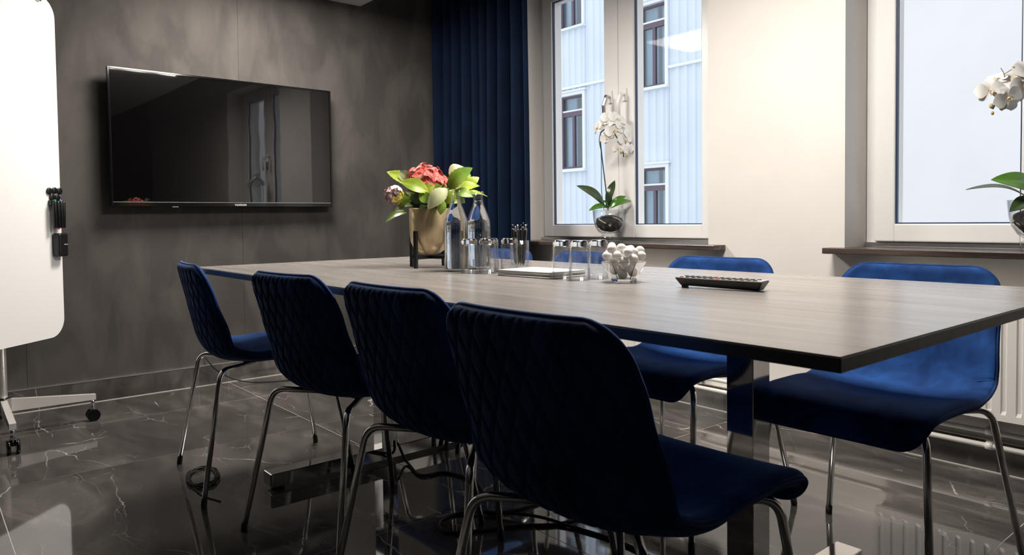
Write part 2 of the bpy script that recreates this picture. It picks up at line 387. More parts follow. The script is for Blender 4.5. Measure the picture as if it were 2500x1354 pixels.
# ------------------------------------------------------------------ windows
def frame_ring(mb, x0, x1, z0, z1, wl_, wr_, wb, wt, y0, y1, bev=.004, mi=0):
    mb.box(x0, x0+wl_, y0, y1, z0, z1, mi, bev); mb.box(x1-wr_, x1, y0, y1, z0, z1, mi, bev)
    mb.box(x0+wl_-.001, x1-wr_+.001, y0, y1, z0, z0+wb, mi, bev); mb.box(x0+wl_-.001, x1-wr_+.001, y0, y1, z1-wt, z1, mi, bev); return mb
def make_window(n, x0, x1):
    w = bpy.data.objects.new('window_%d' % n, None); COL.objects.link(w); w['kind'] = 'structure'
    YA, YB = 3.09, 3.165
    frame_ring(MB(), x0+.002, x1-.002, .778, WZ[1]-.002, .05, .05, .03, .05, YA+.008, YB+.02).build('outer_frame', M['frame'], w)
    MB().box(x0+.002, x1-.002, YA-.004, YA+.02, .7765, .792).build('lower_profile', M['steel'], w)
    xm = x0+.662
    for k, (a, b) in enumerate(((x0+.042, xm-.0015), (xm+.0015, x1-.042))):
        s = frame_ring(MB(), a, b, .796, WZ[1]-.04, .080 if k == 0 else .112, .104 if k == 0 else .114, .072, .072, YA-.012, YB, .005).build('sash', M['frame'], w)
        ia, ib = a+(.080 if k == 0 else .112), b-(.104 if k == 0 else .114)
        iz0, iz1 = .796+.072, WZ[1]-.04-.072
        frame_ring(MB(), ia-.001, ib+.001, iz0-.001, iz1+.001, .007, .007, .006, .006, YA+.000, YA+.014, 0).build('gasket', M['gasket'], s)
        MB().box(ia-.004, ib+.004, YA+.006, YA+.010, iz0-.004, iz1+.004).build('pane', M['pane'], s)
        # lever handle
        hx = b-.052 if k == 0 else a+.052
        hz = 1.585
        h = MB().box(hx-.014, hx+.014, YA-.024, YA-.012, hz-.036, hz+.036, 0, .004).build('handle', M['frame'], s)
        lv = MB()
        lv.tube([(hx, YA-.02, hz), (hx, YA-.05, hz)], .009, 12)
        path = fillet([(hx, YA-.05, hz+.006), (hx, YA-.056, hz-.012), (hx-.006, YA-.066, hz-.05), (hx-.006, YA-.060, hz-.135)], .02, 5)
        lv.tube(path, [.011]*(len(path)-1)+[.010], 10)
        lv.build('lever', M['steel'] if k == 0 else M['frame'], h)
    # wooden sill board
    sx0, sx1 = x0-.05, x1+.095
    MB().box(x0+.001, x1-.001, 2.90, 3.10, .752, .7755).box(sx0, sx1, 2.822, 2.9105, .752, .7755, 0, .003).build('sill', M['sillwood'], w)
    return w
make_window(1, *W1); make_window(2, *W2)

# ------------------------------------------------------------------ ceiling lamps
for i, (x, yl) in enumerate(((-3.41, 1.47), (-1.40, 1.74))):
    t = thing('ceiling_lamp', 'square white LED ceiling panel above the table, %s' % ('nearest the television wall', 'opposite the wall between the windows')[i], 'lamp', (x, yl, ZC), 0, 'ceiling panels in a row')
    frame_ring(MB(), -.3, .3, -.3, .3, .014, .014, .014, .014, -.012, -.0005, 0).build('trim_ring', M['frame'], t, rot=(math.pi/2, 0, 0))
    MB().box(-.287, .287, -.287, .287, -.007, -.001).build('diffuser', M['led'], t)
# ------------------------------------------------------------------ house across the courtyard
def corr(x0, x1, z0, z1, y, per=.196, dep=.03):
    mb = MB(); pts = []; x = math.floor(x0/per)*per
    offs = [(0, 0), (.16, 0), (.30, dep), (.70, dep), (.84, 0)]
    while x < x1:
        for (u, d) in offs:
            px = x+u*per
            if x0 <= px <= x1: pts.append((px, y-d))
        x += per
    if not pts or pts[0][0] > x0: pts.insert(0, (x0, y))
    if pts[-1][0] < x1: pts.append((x1, y))
    vs = []; fs = []
    for (px, py) in pts: vs += [(px, py, z0), (px, py, z1), (px, y+.04, z1), (px, y+.04, z0)]
    for i in range(len(pts)-1):
        a = 4*i; b = a+4
        fs += [(a, b, b+1, a+1), (a+1, b+1, b+2, a+2), (a+3, a, a, b) if False else (a, a+3, b+3, b), (a+2, b+2, b+3, a+3)]
    k = 4*(len(pts)-1)
    fs += [(0, 1, 2, 3), (k, k+3, k+2, k+1)]
    return mb.add(vs, fs)
FY = 12.0
hs = thing('clad_building', 'pale blue corrugated metal house across the courtyard with brown windows', 'building', (0, 0, 0))
cols = [(-15.2, -14.32, [-2.9, .25, 3.62, 6.95]), (-12.60, -11.68, [-1.20, 2.07, 5.34]), (-10.19, -9.33, [-2.9, .25, 3.62, 6.95])]
HW = 1.70
zb = [-7, -3.0, .62, 3.95, 7.25, 11]
MB().box(-20, -7.42, FY+.5, FY+6, -7, 11).build('core_wall', M['farroom'], hs)
MB().box(-20.2, -7.52, FY-.15, FY+6, 11, 11.3).build('roof', M['soilroof'], hs)
edges = [-20]+[e for c in cols for e in c[:2]]+[-7.42]
for i in range(len(edges)-1):
    a, b = edges[i], edges[i+1]; col_ = cols[(i-1)//2] if i % 2 else None
    spans = []
    if col_ is None: spans = [(-7, 11)]
    else:
        z = -7
        for wz in col_[2]: spans.append((z, wz-.07)); z = wz+HW+.09
        spans.append((z, 11))
    for (s0, s1) in spans:
        cuts = [s0]+[q for q in zb if s0+.05 < q < s1-.05]+[s1]
        for c0, c1 in zip(cuts[:-1], cuts[1:]): corr(a+.002, b-.002, c0+.004, c1-.004, FY).build('cladding_sheet', M['cladding'], hs)
# drip flashings
for (a, b, z) in ((-14.3, -10.22, 3.95), (-9.3, -7.42, 3.95), (-20, -15.22, 3.95), (-14.3, -12.62, .62), (-11.66, -10.22, .62), (-9.3, -7.42, .62), (-14.3, -10.22, 7.25), (-9.3, -7.42, 7.25), (-20, -15.22, .62), (-20, -15.22, 7.25)):
    MB().box(a, b, FY-.075, FY+.02, z-.035, z+.02).build('flashing', M['cladtrim'], hs)
for (a, b, zl) in cols:
    for wz in zl:
        wi = MB()
        frame_ring(wi, a, b, wz-.07, wz+HW+.09, .075, .075, .07, .10, FY-.055, FY+.14, 0)
        wi.box(a-.03, b+.03, FY-.13, FY+.02, wz-.075, wz-.03); wi.box(a-.03, b+.06, FY-.10, FY+.02, wz+HW+.065, wz+HW+.10)
        wo = wi.build('window', M['cladtrim'], hs)
        fr = MB(); A, B = a+.075, b-.075; xm = (A+B)/2; zt = wz+HW-.42
        frame_ring(fr, A, B, wz, wz+HW-.01, .045, .045, .05, .05, FY+.05, FY+.11, 0)
        fr.box(A+.045, B-.045, FY+.04, FY+.11, zt-.06, zt+.05); fr.box(xm-.035, xm+.035, FY+.045, FY+.11, wz+.05, zt-.06)
        fr.build('window_frame', M['brownframe'], wo)
        MB().box(A+.045, B-.045, FY+.035, FY+.06, zt+.05, zt+.085).build('transom_cap', M['cladtrim'], wo)
        for (p0, p1, q0, q1) in ((A+.045, xm-.035, wz+.05, zt-.06), (xm+.035, B-.045, wz+.05, zt-.06), (A+.045, B-.045, zt+.085, wz+HW-.06)):
            MB().box(p0-.003, p1+.003, FY+.075, FY+.079, q0-.003, q1+.003).build('pane', M['farpane'], wo)
        cu = MB()
        for (c0, c1) in ((A, A+.31), (B-.29, B)):
            rows = []
            for z in (wz+.02, wz+HW-.02):
                rows.append([(c0+(c1-c0)*k/40, FY+.25+.025*math.sin(k*.95), z) for k in range(41)])
            cu.grid(rows); cu.grid([[(p[0], p[1]+.004, p[2]) for p in r] for r in rows], flip=True)
        cu.build('net_curtain', M['farcurtain'], wo)
wg = thing('rendered_building', 'smooth white rendered house wall behind the right hand window', 'building', (0, 0, 0))
MB().box(-7.40, 8, 11.45, 18, -7, 12).build('wall', M['stucco'], wg)
MB().box(-7.5, 8.1, 11.35, 18, 12, 12.3).build('roof', M['soilroof'], wg)
tag(MB().box(-30, 20, 3.4, 30, -7.2, -7).build('courtyard_ground', M['asphalt']), kind='structure')

# ------------------------------------------------------------------ curtain
def curtain():
    t = thing('curtain', 'floor length navy blue velvet curtain hanging in the corner beside the window', 'curtain', (-3.67, 2.79, 0))
    x0, x1 = -.49, .505; n = 260; zs = [.012, .5, 1.0, 1.5, 2.0, 2.45, 2.70]
    rr = random.Random(3); ph = [0]
    folds = 10
    fr, bk = [], []
    for z in zs:
        k = z/2.7; row, rb = [], []
        for i in range(n+1):
            u = i/n
            a = u*folds*2*math.pi+.9*math.sin(u*9+1)+.25*math.sin(u*23+z*.6)
            amp = .044*(1-.30*k)+.010*math.sin(u*17+2)
            y = amp*math.sin(a)+.008*math.sin(2*a+.7)+.006*math.sin(z*2+u*12)
            x = x0+(x1-x0)*u+.013*math.cos(a)+.012*(1-k)*math.sin(u*7+1)
            row.append((x, y, z)); rb.append((x, y+.006, z))
        fr.append(row); bk.append(rb)
    mb = MB().grid(fr).grid(bk, flip=True)
    for side in (0, n): mb.grid([[fr[k][side] for k in range(len(zs))], [bk[k][side] for k in range(len(zs))]], flip=side == 0)
    mb.build('velvet_cloth', M['curtain'], t)
    MB().box(x0-.02, x1+.03, -.012, .012, 2.70, 2.719).build('curtain_track', M['frame'], t)
curtain()

# ------------------------------------------------------------------ radiators and pipes
def radiator(x0, x1, label):
    t = thing('radiator', label, 'radiator', (x0, 0, 0), 0, 'radiators under the windows')
    L = x1-x0; zb_, zt_ = .205, .635; yf = 2.815
    mb = MB(); n = int(L/.0425); per = L/n
    rows = []
    prof = []
    for i in range(n):
        for (u, d) in ((0, 0), (.30, 0), (.38, .006), (.62, .006), (.70, 0)): prof.append(((i+u)*per, d))
    prof.append((L, 0))
    def dz(z): return 1 if zb_+.03 < z < zt_-.03 else 0
    zz = [zb_, zb_+.022, zb_+.034, zt_-.034, zt_-.022, zt_]
    for z in zz: rows.append([(x, yf+d*dz(z), z) for (x, d) in prof])
    mb.grid(rows, smooth=False)
    mb.box(0, L, yf+.0065, yf+.02, zb_, zt_)
    mb.box(0, L, yf+.07, yf+.082, zb_, zt_)
    mb.build('panel', M['radiator'], t)
    MB().box(0, L, yf+.002, yf+.08, zt_-.002, zt_+.008, 0, .003).build('top_grille', M['radiator'], t)
    MB().box(-.003, .002, yf+.002, yf+.08, zb_+.01, zt_+.004).box(L-.002, L+.003, yf+.002, yf+.08, zb_+.01, zt_+.004).build('side_cover', M['radiator'], t)
    MB().box(.15, .18, yf+.08, YW, zb_+.05, zt_-.05).box(L-.18, L-.15, yf+.08, YW, zb_+.05, zt_-.05).build('bracket', M['radiator'], t)
radiator(-1.225, -.12, 'white ribbed panel radiator behind the nearest window side chair')
radiator(-3.05, -2.12, 'white ribbed panel radiator partly hidden under the left window')
for nm, z, lab in (('heating_pipe', .150, 'upper white heating pipe running along the skirting under the windows'), ('heating_pipe', .100, 'lower white heating pipe running along the skirting under the windows')):
    t = thing(nm, lab, 'pipe', (0, 0, 0), 0, 'heating pipes under the windows')
    y = 2.865
    if z > .12: pts = fillet([(-2.06, 2.91, z), (-2.06, y, z), (1.2, y, z)], .03)
    else: pts = fillet([(-2.10, 2.91, z), (-2.10, y, z), (1.2, y, z)], .03)
    MB().tube(pts, .0095, 12).build('pipe', M['pipe'], t)
    for x in (-1.62, -.86): MB().box(x-.012, x+.012, y+.008, YW, z-.014, z+.014).tube([(x-.011, y, z), (x+.011, y, z)], .013, 12).build('clip', M['pipe'], t)

# ------------------------------------------------------------------ television
def television():
    t = thing('television', 'large black flat screen television mounted on the dark wall', 'television', (XT, 1.409, 1.3465), math.radians(.8))
    hw, hh = .608, .352; D0, D1 = .048, .080
    MB().box(D0, D1-.004, -hw, hw, -hh, hh, 0, .006, 3).build('casing', M['gloss_black'], t)
    b = .0105
    mb = MB()
    frame_ring(mb, -hw, hw, -hh, hh, b, b, .021, b, D1-.006, D1+.001, .0015)
    R = Matrix(((0, 1, 0, 0), (1, 0, 0, 0), (0, 0, 1, 0), (0, 0, 0, 1)))
    mb.v = [tuple(R @ Vector(v)) for v in mb.v]; mb.f = [tuple(reversed(f)) for f in mb.f]
    bz = mb.build('bezel', M['gloss_black'], t)
    scr = mat('dark_glossy_screen', (.0025, .0022, .0025), .02, IOR=1.85); tt, bb = nt(scr)
    g = N(tt, 'ShaderNodeNewGeometry'); n = N(tt, 'ShaderNodeTexNoise', Scale=5.5, Detail=1); tt.links.new(g.outputs['Position'], n.inputs['Vector'])
    bp = N(tt, 'ShaderNodeBump', Strength=.04, Distance=.006); tt.links.new(n.outputs[0], bp.inputs['Height']); tt.links.new(bp.outputs[0], bb.inputs['Normal'])
    MB().box(D1-.006, D1-.003, -hw+b-.001, hw-b+.001, -hh+.02, hh-b+.001).build('screen', scr, t)
    MB().box(D1-.0035, D1-.0022, -hw+b, hw-b, -hh+.0205, -hh+.0235).build('chrome_line', M['steel'], bz)
    me = text_mesh('voxicon', .021, M['print_white'], .0004)
    o = link('logo', me, t, (D1+.0014, .045, -hh+.004), (math.pi/2, 0, math.pi/2)); o['label'] = 'small white lettering on the lower bezel'
    MB().box(D1-.012, D1-.002, -.315, -.285, -hh-.004, -hh+.001).build('status_light', M['print_white'], t)
    MB().box(0, D0+.001, -.22, .22, -.2, .2).build('wall_mount', M['black'], t)
television()

# ------------------------------------------------------------------ whiteboard on wheels and what sticks to it
BE = Vector((-.7071, .7071, 0)); BN = Vector((.7071, .7071, 0)); BR = Vector((-3.953, .562, 0))
bang = math.atan2(BE.y, BE.x)
def rrect(hw, z0, z1, r, seg=10):
    pts = []
    for (cx, cz, a0) in ((hw-r, z0+r, -90), (hw-r, z1-r, 0), (-hw+r, z1-r, 90), (-hw+r, z0+r, 180)):
        for k in range(seg+1):
            a = math.radians(a0+90*k/seg); pts.append((cx+r*math.cos(a), cz+r*math.sin(a)))
    return pts
def prism(pts, y0, y1, mi=0):
    n = len(pts); mb = MB()
    mb.add([(x, y0, z) for x, z in pts]+[(x, y1, z) for x, z in pts], [tuple(range(n)), tuple(reversed(range(n, 2*n)))]+[(i, i+n, (i+1) % n+n, (i+1) % n) for i in range(n)], mi); return mb
HB = .335
bc = BR - BE*HB
# local frame: +x points along -BE (to the left as seen from the front), +y away from the board face
wb = thing('whiteboard', 'tall rounded whiteboard on a chrome wheeled stand beside the television', 'whiteboard', (bc.x, bc.y, 0), bang)
# in this frame x = along BE (towards the right edge), -y = out of the face
prism(rrect(HB, .388, 1.935, .085), 0, .016).build('board', M['whiteboard'], wb)
col_y = .075; col_x = .045
MB().tube([(col_x, col_y, .09), (col_x, col_y, 1.97)], .017, 16).build('column', M['alu'], wb)
cl = MB()
for z in (.55, 1.75): cl.box(col_x-.03, col_x+.03, .016, col_y, z-.03, z+.03, 0, .004)
cl.build('bracket', M['chrome'], wb)
for x in (-.22, .232):
    MB().box(x-.011, x+.011, -.012, .02, 1.905, 1.965, 0, .004).tube([(x, -.012, 1.935), (x, -.018, 1.935)], .007, 10).build('hook', M['chrome'], wb)
MB().box(col_x-.028, col_x+.028, col_y-.028, col_y+.028, .095, .165, 0, .006).build('hub', M['chrome'], wb)
for k in range(4):
    a = -bang + k*math.pi/2            # star arms run square to the room
    dx, dy = math.cos(a), math.sin(a); L = .35
    ar = MB(); px, py = -dy, dx; w_ = .012
    P = lambda r, s, z: (col_x+dx*r+px*s, col_y+dy*r+py*s, z)
    vs = [P(.02, -w_, .10), P(.02, w_, .10), P(.02, w_, .155), P(.02, -w_, .155), P(L, -w_, .098), P(L, w_, .098), P(L, w_, .122), P(L, -w_, .122)]
    ar.add(vs, [(0, 1, 2, 3), (7, 6, 5, 4), (0, 4, 5, 1), (1, 5, 6, 2), (2, 6, 7, 3), (3, 7, 4, 0)])
    arm = ar.build('arm', M['alu'], wb)
    c = MB(); cx, cy_ = col_x+dx*(L-.012), col_y+dy*(L-.012)
    c.tube([(cx, cy_, .10), (cx, cy_, .066)], .008, 10); c.box(cx-.009, cx+.009, cy_-.009, cy_+.009, .03, .07, 0, .003)
    ca = c.build('caster', M['chrome'], arm)
    for s in (-1, 1):
        q = Vector((px, py, 0))*s
        MB().tube([Vector((cx, cy_, .0275))+q*.009, Vector((cx, cy_, .0275))+q*.022], .0272, 22).build('wheel', M['gloss_black'], arm)
def onboard(e, z, off): return BR + BE*e + BN*off + Vector((0, 0, z))
for i, (e, z, lab) in enumerate(((-.076, 1.058, 'upper left'), (-.042, 1.061, 'upper middle'), (-.010, 1.060, 'upper right'), (-.059, 1.030, 'lower left'), (-.025, 1.030, 'lower right'))):
    p = onboard(e, z, .0005)
    o = MB().lathe([(.0, 0), (.0145, 0), (.0155, .0015), (.0155, .0065), (.0145, .008), (.0, .008)], 24).build('magnet', M['black'], None, p, (math.pi/2, 0, bang))
    o.rotation_euler = (math.pi/2, 0, bang)
    tag(o, 'round black magnet on the whiteboard, %s of five' % lab, 'magnet', 'black magnets on the whiteboard')
p = onboard(-.036, 1.004, 0)
o = MB().box(-.046, .030, -.020, -.0005, -.012, .012, 0, .003).build('marker_holder', M['black'], None, p, (0, 0, bang)); tag(o, 'black holder clip for pens at the whiteboard edge', 'holder')
for i, (e, lab, tip, tz) in enumerate(((-.052, 'with green cap end, leftmost', 'green', 1), (-.031, 'with red tip, second from left', 'red', -1), (-.012, 'with blue cap end, third from left', 'bluecap', 1), (.003, 'all black, at the board edge', 'black', 1))):
    p = onboard(e-.027, .951, .031)
    t = thing('marker_pen', 'black whiteboard marker %s' % lab, 'marker', p, bang, 'markers on the whiteboard')
    mk = MB().lathe([(0, -.062), (.0065, -.062), (.0085, -.058), (.0085, -.03), (.0092, -.029), (.0092, .055), (.007, .062), (0, .062)], 16).build('barrel', M['black'], t)
    z0 = .060 if tz > 0 else -.067
    MB().lathe([(0, z0), (.0062, z0), (.0062, z0+.007), (0, z0+.007)], 14).build('colour_tip', M[tip], t)
t = thing('board_eraser', 'black box shaped board eraser on the whiteboard edge', 'eraser', onboard(-.036, .812, 0), bang)
MB().box(-.030, .030, -.040, -.0006, -.054, .054, 0, .010, 4).build('block', M['black'], t)
link('mark', text_mesh('coprox', .008, M['print_white'], .0003), t, (.010, -.0402, 0), (math.pi/2, 0, 0))

# ------------------------------------------------------------------ conference table
TX0, TX1, TY0, TY1, TZ = -2.8565, -.3999, .8292, 1.9178, .74
def table():
    cx, cy = (TX0+TX1)/2, (TY0+TY1)/2
    t = thing('conference_table', 'long conference table with grey oak top and mirror chrome legs', 'table', (cx, cy, 0))
    hx, hy = (TX1-TX0)/2, (TY1-TY0)/2
    MB().box(-hx+.0012, hx-.0012, -hy+.0012, hy-.0012, TZ-.0022, TZ).build('top', M['tabletop'], t)
    MB().box(-hx, hx, -hy, hy, TZ-.0195, TZ-.002, 0, .0008, 1).build('edge_board', M['tableedge'], t)
    for lx in (-.778, .765):
        X = lx + .0
        c = MB().box(X-.032, X+.032, -.032, .032, .05, TZ-.05, 0, .0015, 1).build('column', M['mirror'], t)
        MB().box(X-.033, X+.033, -.455, .465, .012, .058, 0, .002, 1).build('foot_bar', M['mirror'], t)
        for ya in (-.4552, .4652): MB().box(X-.031, X+.031, ya-.002, ya+.002, .014, .056, 0, .001, 1).build('end_cap', M['black'], t)
        for yy in (-.42, .43): MB().tube([(X, yy, 0), (X, yy, .013)], .022, 14).build('glide', M['rubber'], t)
        MB().box(X-.04, X+.04, -.40, .40, TZ-.05, TZ-.0196, 0).build('top_bracket', M['rubber'], t)
    MB().box(-.74, .74, -.025, .025, TZ-.05, TZ-.0197).build('beam', M['rubber'], t)
table()

# ------------------------------------------------------------------ chairs
def chair_meshes():
    ctrl = [(.247, .398), (.240, .428), (.215, .452), (.15, .460), (.05, .452), (-.05, .442), (-.12, .443), (-.170, .462), (-.197, .505), (-.212, .562), (-.229, .642), (-.245, .716), (-.253, .766)]
    pr = spline([(y, z, 0) for y, z in ctrl], 14)
    S = [0]
    for a, b in zip(pr[:-1], pr[1:]): S.append(S[-1]+(b-a).length)
    Ltot = S[-1]
    def at(s):
        s = max(0, min(Ltot-1e-6, s)); i = 0
        while S[i+1] < s: i += 1
        t = (s-S[i])/(S[i+1]-S[i]); p = pr[i].lerp(pr[i+1], t); d = (pr[min(i+2, len(pr)-1)]-pr[max(i-1, 0)]).normalized()
        return p.x, p.y, Vector((0, d.x, d.y))
    def lerpt(tab, s):
        for (a, va), (b, vb) in zip(tab[:-1], tab[1:]):
            if s <= b:
                t = (s-a)/(b-a); t = t*t*(3-2*t); return va+(vb-va)*t
        return tab[-1][1]
    sb = S[8*14]                 # about where the seat turns into the back
    wt = [(0, .200), (.10, .212), (sb*.75, .218), (sb, .216), (sb+.12, .208), (Ltot, .196)]
    ct = [(0, .004), (.10, .006), (sb*.6, .018), (sb*.9, .040), (sb+.03, .047), (sb+.14, .034), (Ltot, .018)]
    rT, rF = .062, .055
    def half(s):
        h = lerpt(wt, s); d = Ltot-s
        if d < rT: h -= .066*(1-math.sqrt(max(0, 1-((rT-d)/rT)**2)))
        if s < rF: h -= rF-math.sqrt(max(0, rF*rF-(rF-s)**2))
        return h
    NS, NU = 190, 110
    ss = []
    for i in range(NS+1):
        u = i/NS; ss.append(Ltot*(u-.07*math.sin(2*math.pi*u)/ (2*math.pi)*1.0))
    ss[0] = 0; ss[-1] = Ltot
    ss = sorted(ss+[.0007, .002, Ltot-.0003, Ltot-.0010, Ltot-.0022, Ltot-.0034])
    IN, OUT, MID = [], [], []
    for s in ss:
        y, z, d = at(s); nrm = Vector((0, -d.z, d.y))      # towards the sitter / up
        if nrm.z < 0 and s < .3: nrm = -nrm
        nrm = Vector((0, -d.z, d.y)) if (Vector((0, -d.z, d.y)).z > 0 or s > sb*.8) else Vector((0, d.z, -d.y))
        # profile runs front -> top, so left normal of (dy,dz) is (-dz,dy); on the back it must look forward (+y)
        nrm = Vector((0, d.z, -d.y)); 
        h = half(s); H = lerpt(wt, s); c = lerpt(ct, s)
        ri, ro, rm = [], [], []
        for j in range(NU+1):
            u = -1+2*j/NU; u = math.sin(u*math.pi/2)*.35+u*.65; x = u*h
            lift = c*(abs(x)/H)**2.4
            base = Vector((x, y, z))+nrm*lift
            dist = min((1-abs(u))*h, Ltot-s+.0001, s+.0001)
            e = min(1, dist/.022); e = math.sqrt(max(0, 1-(1-e)**2))
            q = 0
            if s > sb*.80:
                gx = x/.046; gs = (s-sb)/.092
                for sg in (1, -1):
                    fr_ = abs(((gx+sg*gs) % 1)-.5)      # 0 at line
                    q = max(q, math.exp(-(fr_/.085)**2))
                q *= min(1, (s-sb*.80)/.05)*min(1, dist/.02)
            ri.append(base+nrm*(.013*e)); ro.append(base-nrm*(.019*e-.0052*q*e)); rm.append(base)
        IN.append(ri); OUT.append(ro); MID.append(rm)
    ks = next(i for i, s in enumerate(ss) if s > sb+.005)
    out = {}
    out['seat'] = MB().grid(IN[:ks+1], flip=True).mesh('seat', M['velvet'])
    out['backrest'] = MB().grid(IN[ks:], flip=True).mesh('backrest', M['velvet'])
    out['shell'] = MB().grid(OUT).mesh('quilted_shell', M['velvet_shaded'])
    rim = [MID[i][0] for i in range(len(ss))]+[MID[-1][j] for j in range(1, NU)]+[MID[i][NU] for i in reversed(range(len(ss)))]+[MID[0][j] for j in reversed(range(1, NU))]
    # thin out coincident points
    rp = [rim[0]]
    for p in rim[1:]:
        if (p-rp[-1]).length > .006: rp.append(p)
    if (rp[-1]-rp[0]).length < .004: rp.pop()
    out['piping'] = MB().tube(rp, .0042, 8, closed=True).mesh('piping', M['piping'])
    st = MB(); n = len(rp)
    for i in range(0, n, 2):
        p = rp[i]; 
        if p.z < .47 and p.y > -.1: continue
        c = Vector((0, -.19, .6)); inn = Vector((-p.x, 0, (c.z-p.z)*.4)); inn.normalize()
        a = p+inn*.010+Vector((0, -.0052, 0)); d = (rp[(i+1) % n]-p)*.45
        st.tube([a-d*.5, a+d*.5], .0007, 5)
    out['stitches'] = st.mesh('stitching', M['thread'])
    # legs: foot, bend, run in to the middle of the seat
    def leg(sx, sy):
        foot = Vector((sx*(.253 if sy < 0 else .222), sy*.255, .010)); top = Vector((sx*(.195 if sy < 0 else .182), sy*.183, .418 if sy < 0 else .425)); mid = Vector((sx*.05, sy*.045, .408))
        pts = fillet([foot, top, mid], .045, 8)
        return MB().tube(pts, .0085, 14), foot, (top-foot).normalized()
    out['legs'] = []
    for sy in (-1, 1):
        for sx in (-1, 1):
            mb, ft, d = leg(sx, sy)
            gl = MB().tube([Vector((ft.x, ft.y, 0)), Vector((ft.x, ft.y, .004)), ft+d*.016], [.0085, .0096, .0096], 14)
            out['legs'].append((mb.mesh('leg', M['chrome_leg']), gl.mesh('glide', M['rubber'])))
    out['plate'] = MB().box(-.085, .085, -.085, .085, .414, .424, 0, .003, 1).mesh('mounting_plate', M['rubber'])
    return out
CM = chair_meshes()
def chair(label, group):
    t = thing('chair', label, 'chair', group=group)
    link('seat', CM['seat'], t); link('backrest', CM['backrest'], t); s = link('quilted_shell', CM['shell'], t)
    p = link('piping', CM['piping'], s); link('stitching', CM['stitches'], s)
    for lg, gl in CM['legs']:
        l = link('leg', lg, t); link('glide', gl, l)
    link('mounting_plate', CM['plate'], t)
    return t
spots = [(-2.61, .99, -7.3, 'blue velvet chair nearest the whiteboard, farthest of the four in the foreground row'),
         (-1.897, 1.015, 5.5, 'quilted blue velvet chair in the foreground row, second from the whiteboard'),
         (-1.350, 1.02, 2, 'quilted blue velvet chair in the foreground row, third from the whiteboard'),
         (-.832, .945, 1, 'largest foreground blue velvet chair, nearest to the viewer'),
         (-2.575, 1.87, 180, 'blue chair across the table hidden behind the pen glass and bottles'),
         (-2.06, 1.87, 178, 'blue chair across the table behind the right group of tumblers'),
         (-1.41, 1.85, 182, 'blue velvet chair across the table between the two window sills'),
         (-.81, 1.875, 180, 'blue velvet chair across the table in front of the right window radiator')]
for i, (x, y, a, lab) in enumerate(spots):
    c = chair(lab, 'blue velvet conference chairs'); c.location = (x, y, 0); c.rotation_euler = (0, 0, math.radians(a))

# ------------------------------------------------------------------ things on the table
def tumbler(x, y, lab):
    t = thing('drinking_glass', lab, 'glass', (x, y, TZ+.0003), 0, 'upturned tumblers')
    h = .106; ro = .0275
    prof = [(ro-.0018, 0), (ro, .001), (ro, h-.022), (ro-.001, h-.0165), (ro-.0032, h-.0165), (ro-.0024, .03)]
    MB().lathe(prof, 40, closed=True).build('glass_wall', M['thin'], t)
    MB().lathe([(0, h-.0160), (ro-.0012, h-.0160), (ro-.0018, h-.007), (ro-.006, h-.0005), (ro-.009, h), (0, h-.001)], 40).build('thick_base', M['glass'], t)
for x, y, lab in ((-1.81, 1.338, 'upturned tumbler in front of the nearer bottle, leftmost of its group'), (-1.757, 1.368, 'upturned tumbler front of the left group beside the bottle'), (-1.815, 1.425, 'upturned tumbler at the back of the left group'), (-1.752, 1.452, 'upturned tumbler at the right end of the left group'),
                  (-1.445, 1.385, 'upturned tumbler leftmost of the right group by the notepads'), (-1.378, 1.384, 'upturned tumbler front middle of the right group'), (-1.372, 1.452, 'upturned tumbler of the right group next to the mint bowl')):
    tumbler(x, y, lab)

def bottle(x, y, rz, lab):
    t = thing('water_bottle', lab, 'bottle', (x, y, TZ+.0003), rz, 'clear water bottles')
    fac = lambda a: 1.0
    n = 8
    def oct_(k):                         # softly eight-sided body
        def f(a):
            b = ((a+math.pi/8) % (math.pi/4))-math.pi/8
            return (1-k)+k*math.cos(math.pi/8)/math.cos(b)
        return f
    out = [(.036, 0), (.0405, .003), (.0415, .008), (.0415, .150), (.040, .163), (.030, .190), (.0205, .212), (.0172, .225), (.0165, .248), (.0195, .2495), (.0205, .252), (.0205, .256), (.0195, .258)]
    inn = [(.0160, .258), (.0145, .250), (.0143, .226), (.0178, .211), (.0272, .189), (.0372, .162), (.0386, .150), (.0386, .012), (.034, .008), (0, .007)]
    mb = MB().lathe(out+inn, 48, fac=oct_(.75)); 
    mb.build('glass_body', M['thin'], t)
    wi = [(0, .0075), (.0335, .0085), (.0381, .0125), (.0381, .150), (.0367, .162), (.0267, .189), (.0173, .211), (.0139, .226), (.0139, .229), (0, .229)]
    MB().lathe(wi, 48, fac=oct_(.75)).build('water', M['water'], t)
    o = link('lettering', text_mesh('OREAU', .0125, M['print_grey'], .0002), t, (.0425*math.cos(-.2), .0425*math.sin(-.2), .135), (math.pi/2, 0, math.pi/2-.2))
bottle(-1.905, 1.357, -.55, 'clear glass water bottle in front, nearer of the two')
bottle(-1.945, 1.478, -.55, 'clear glass water bottle standing behind the other one')

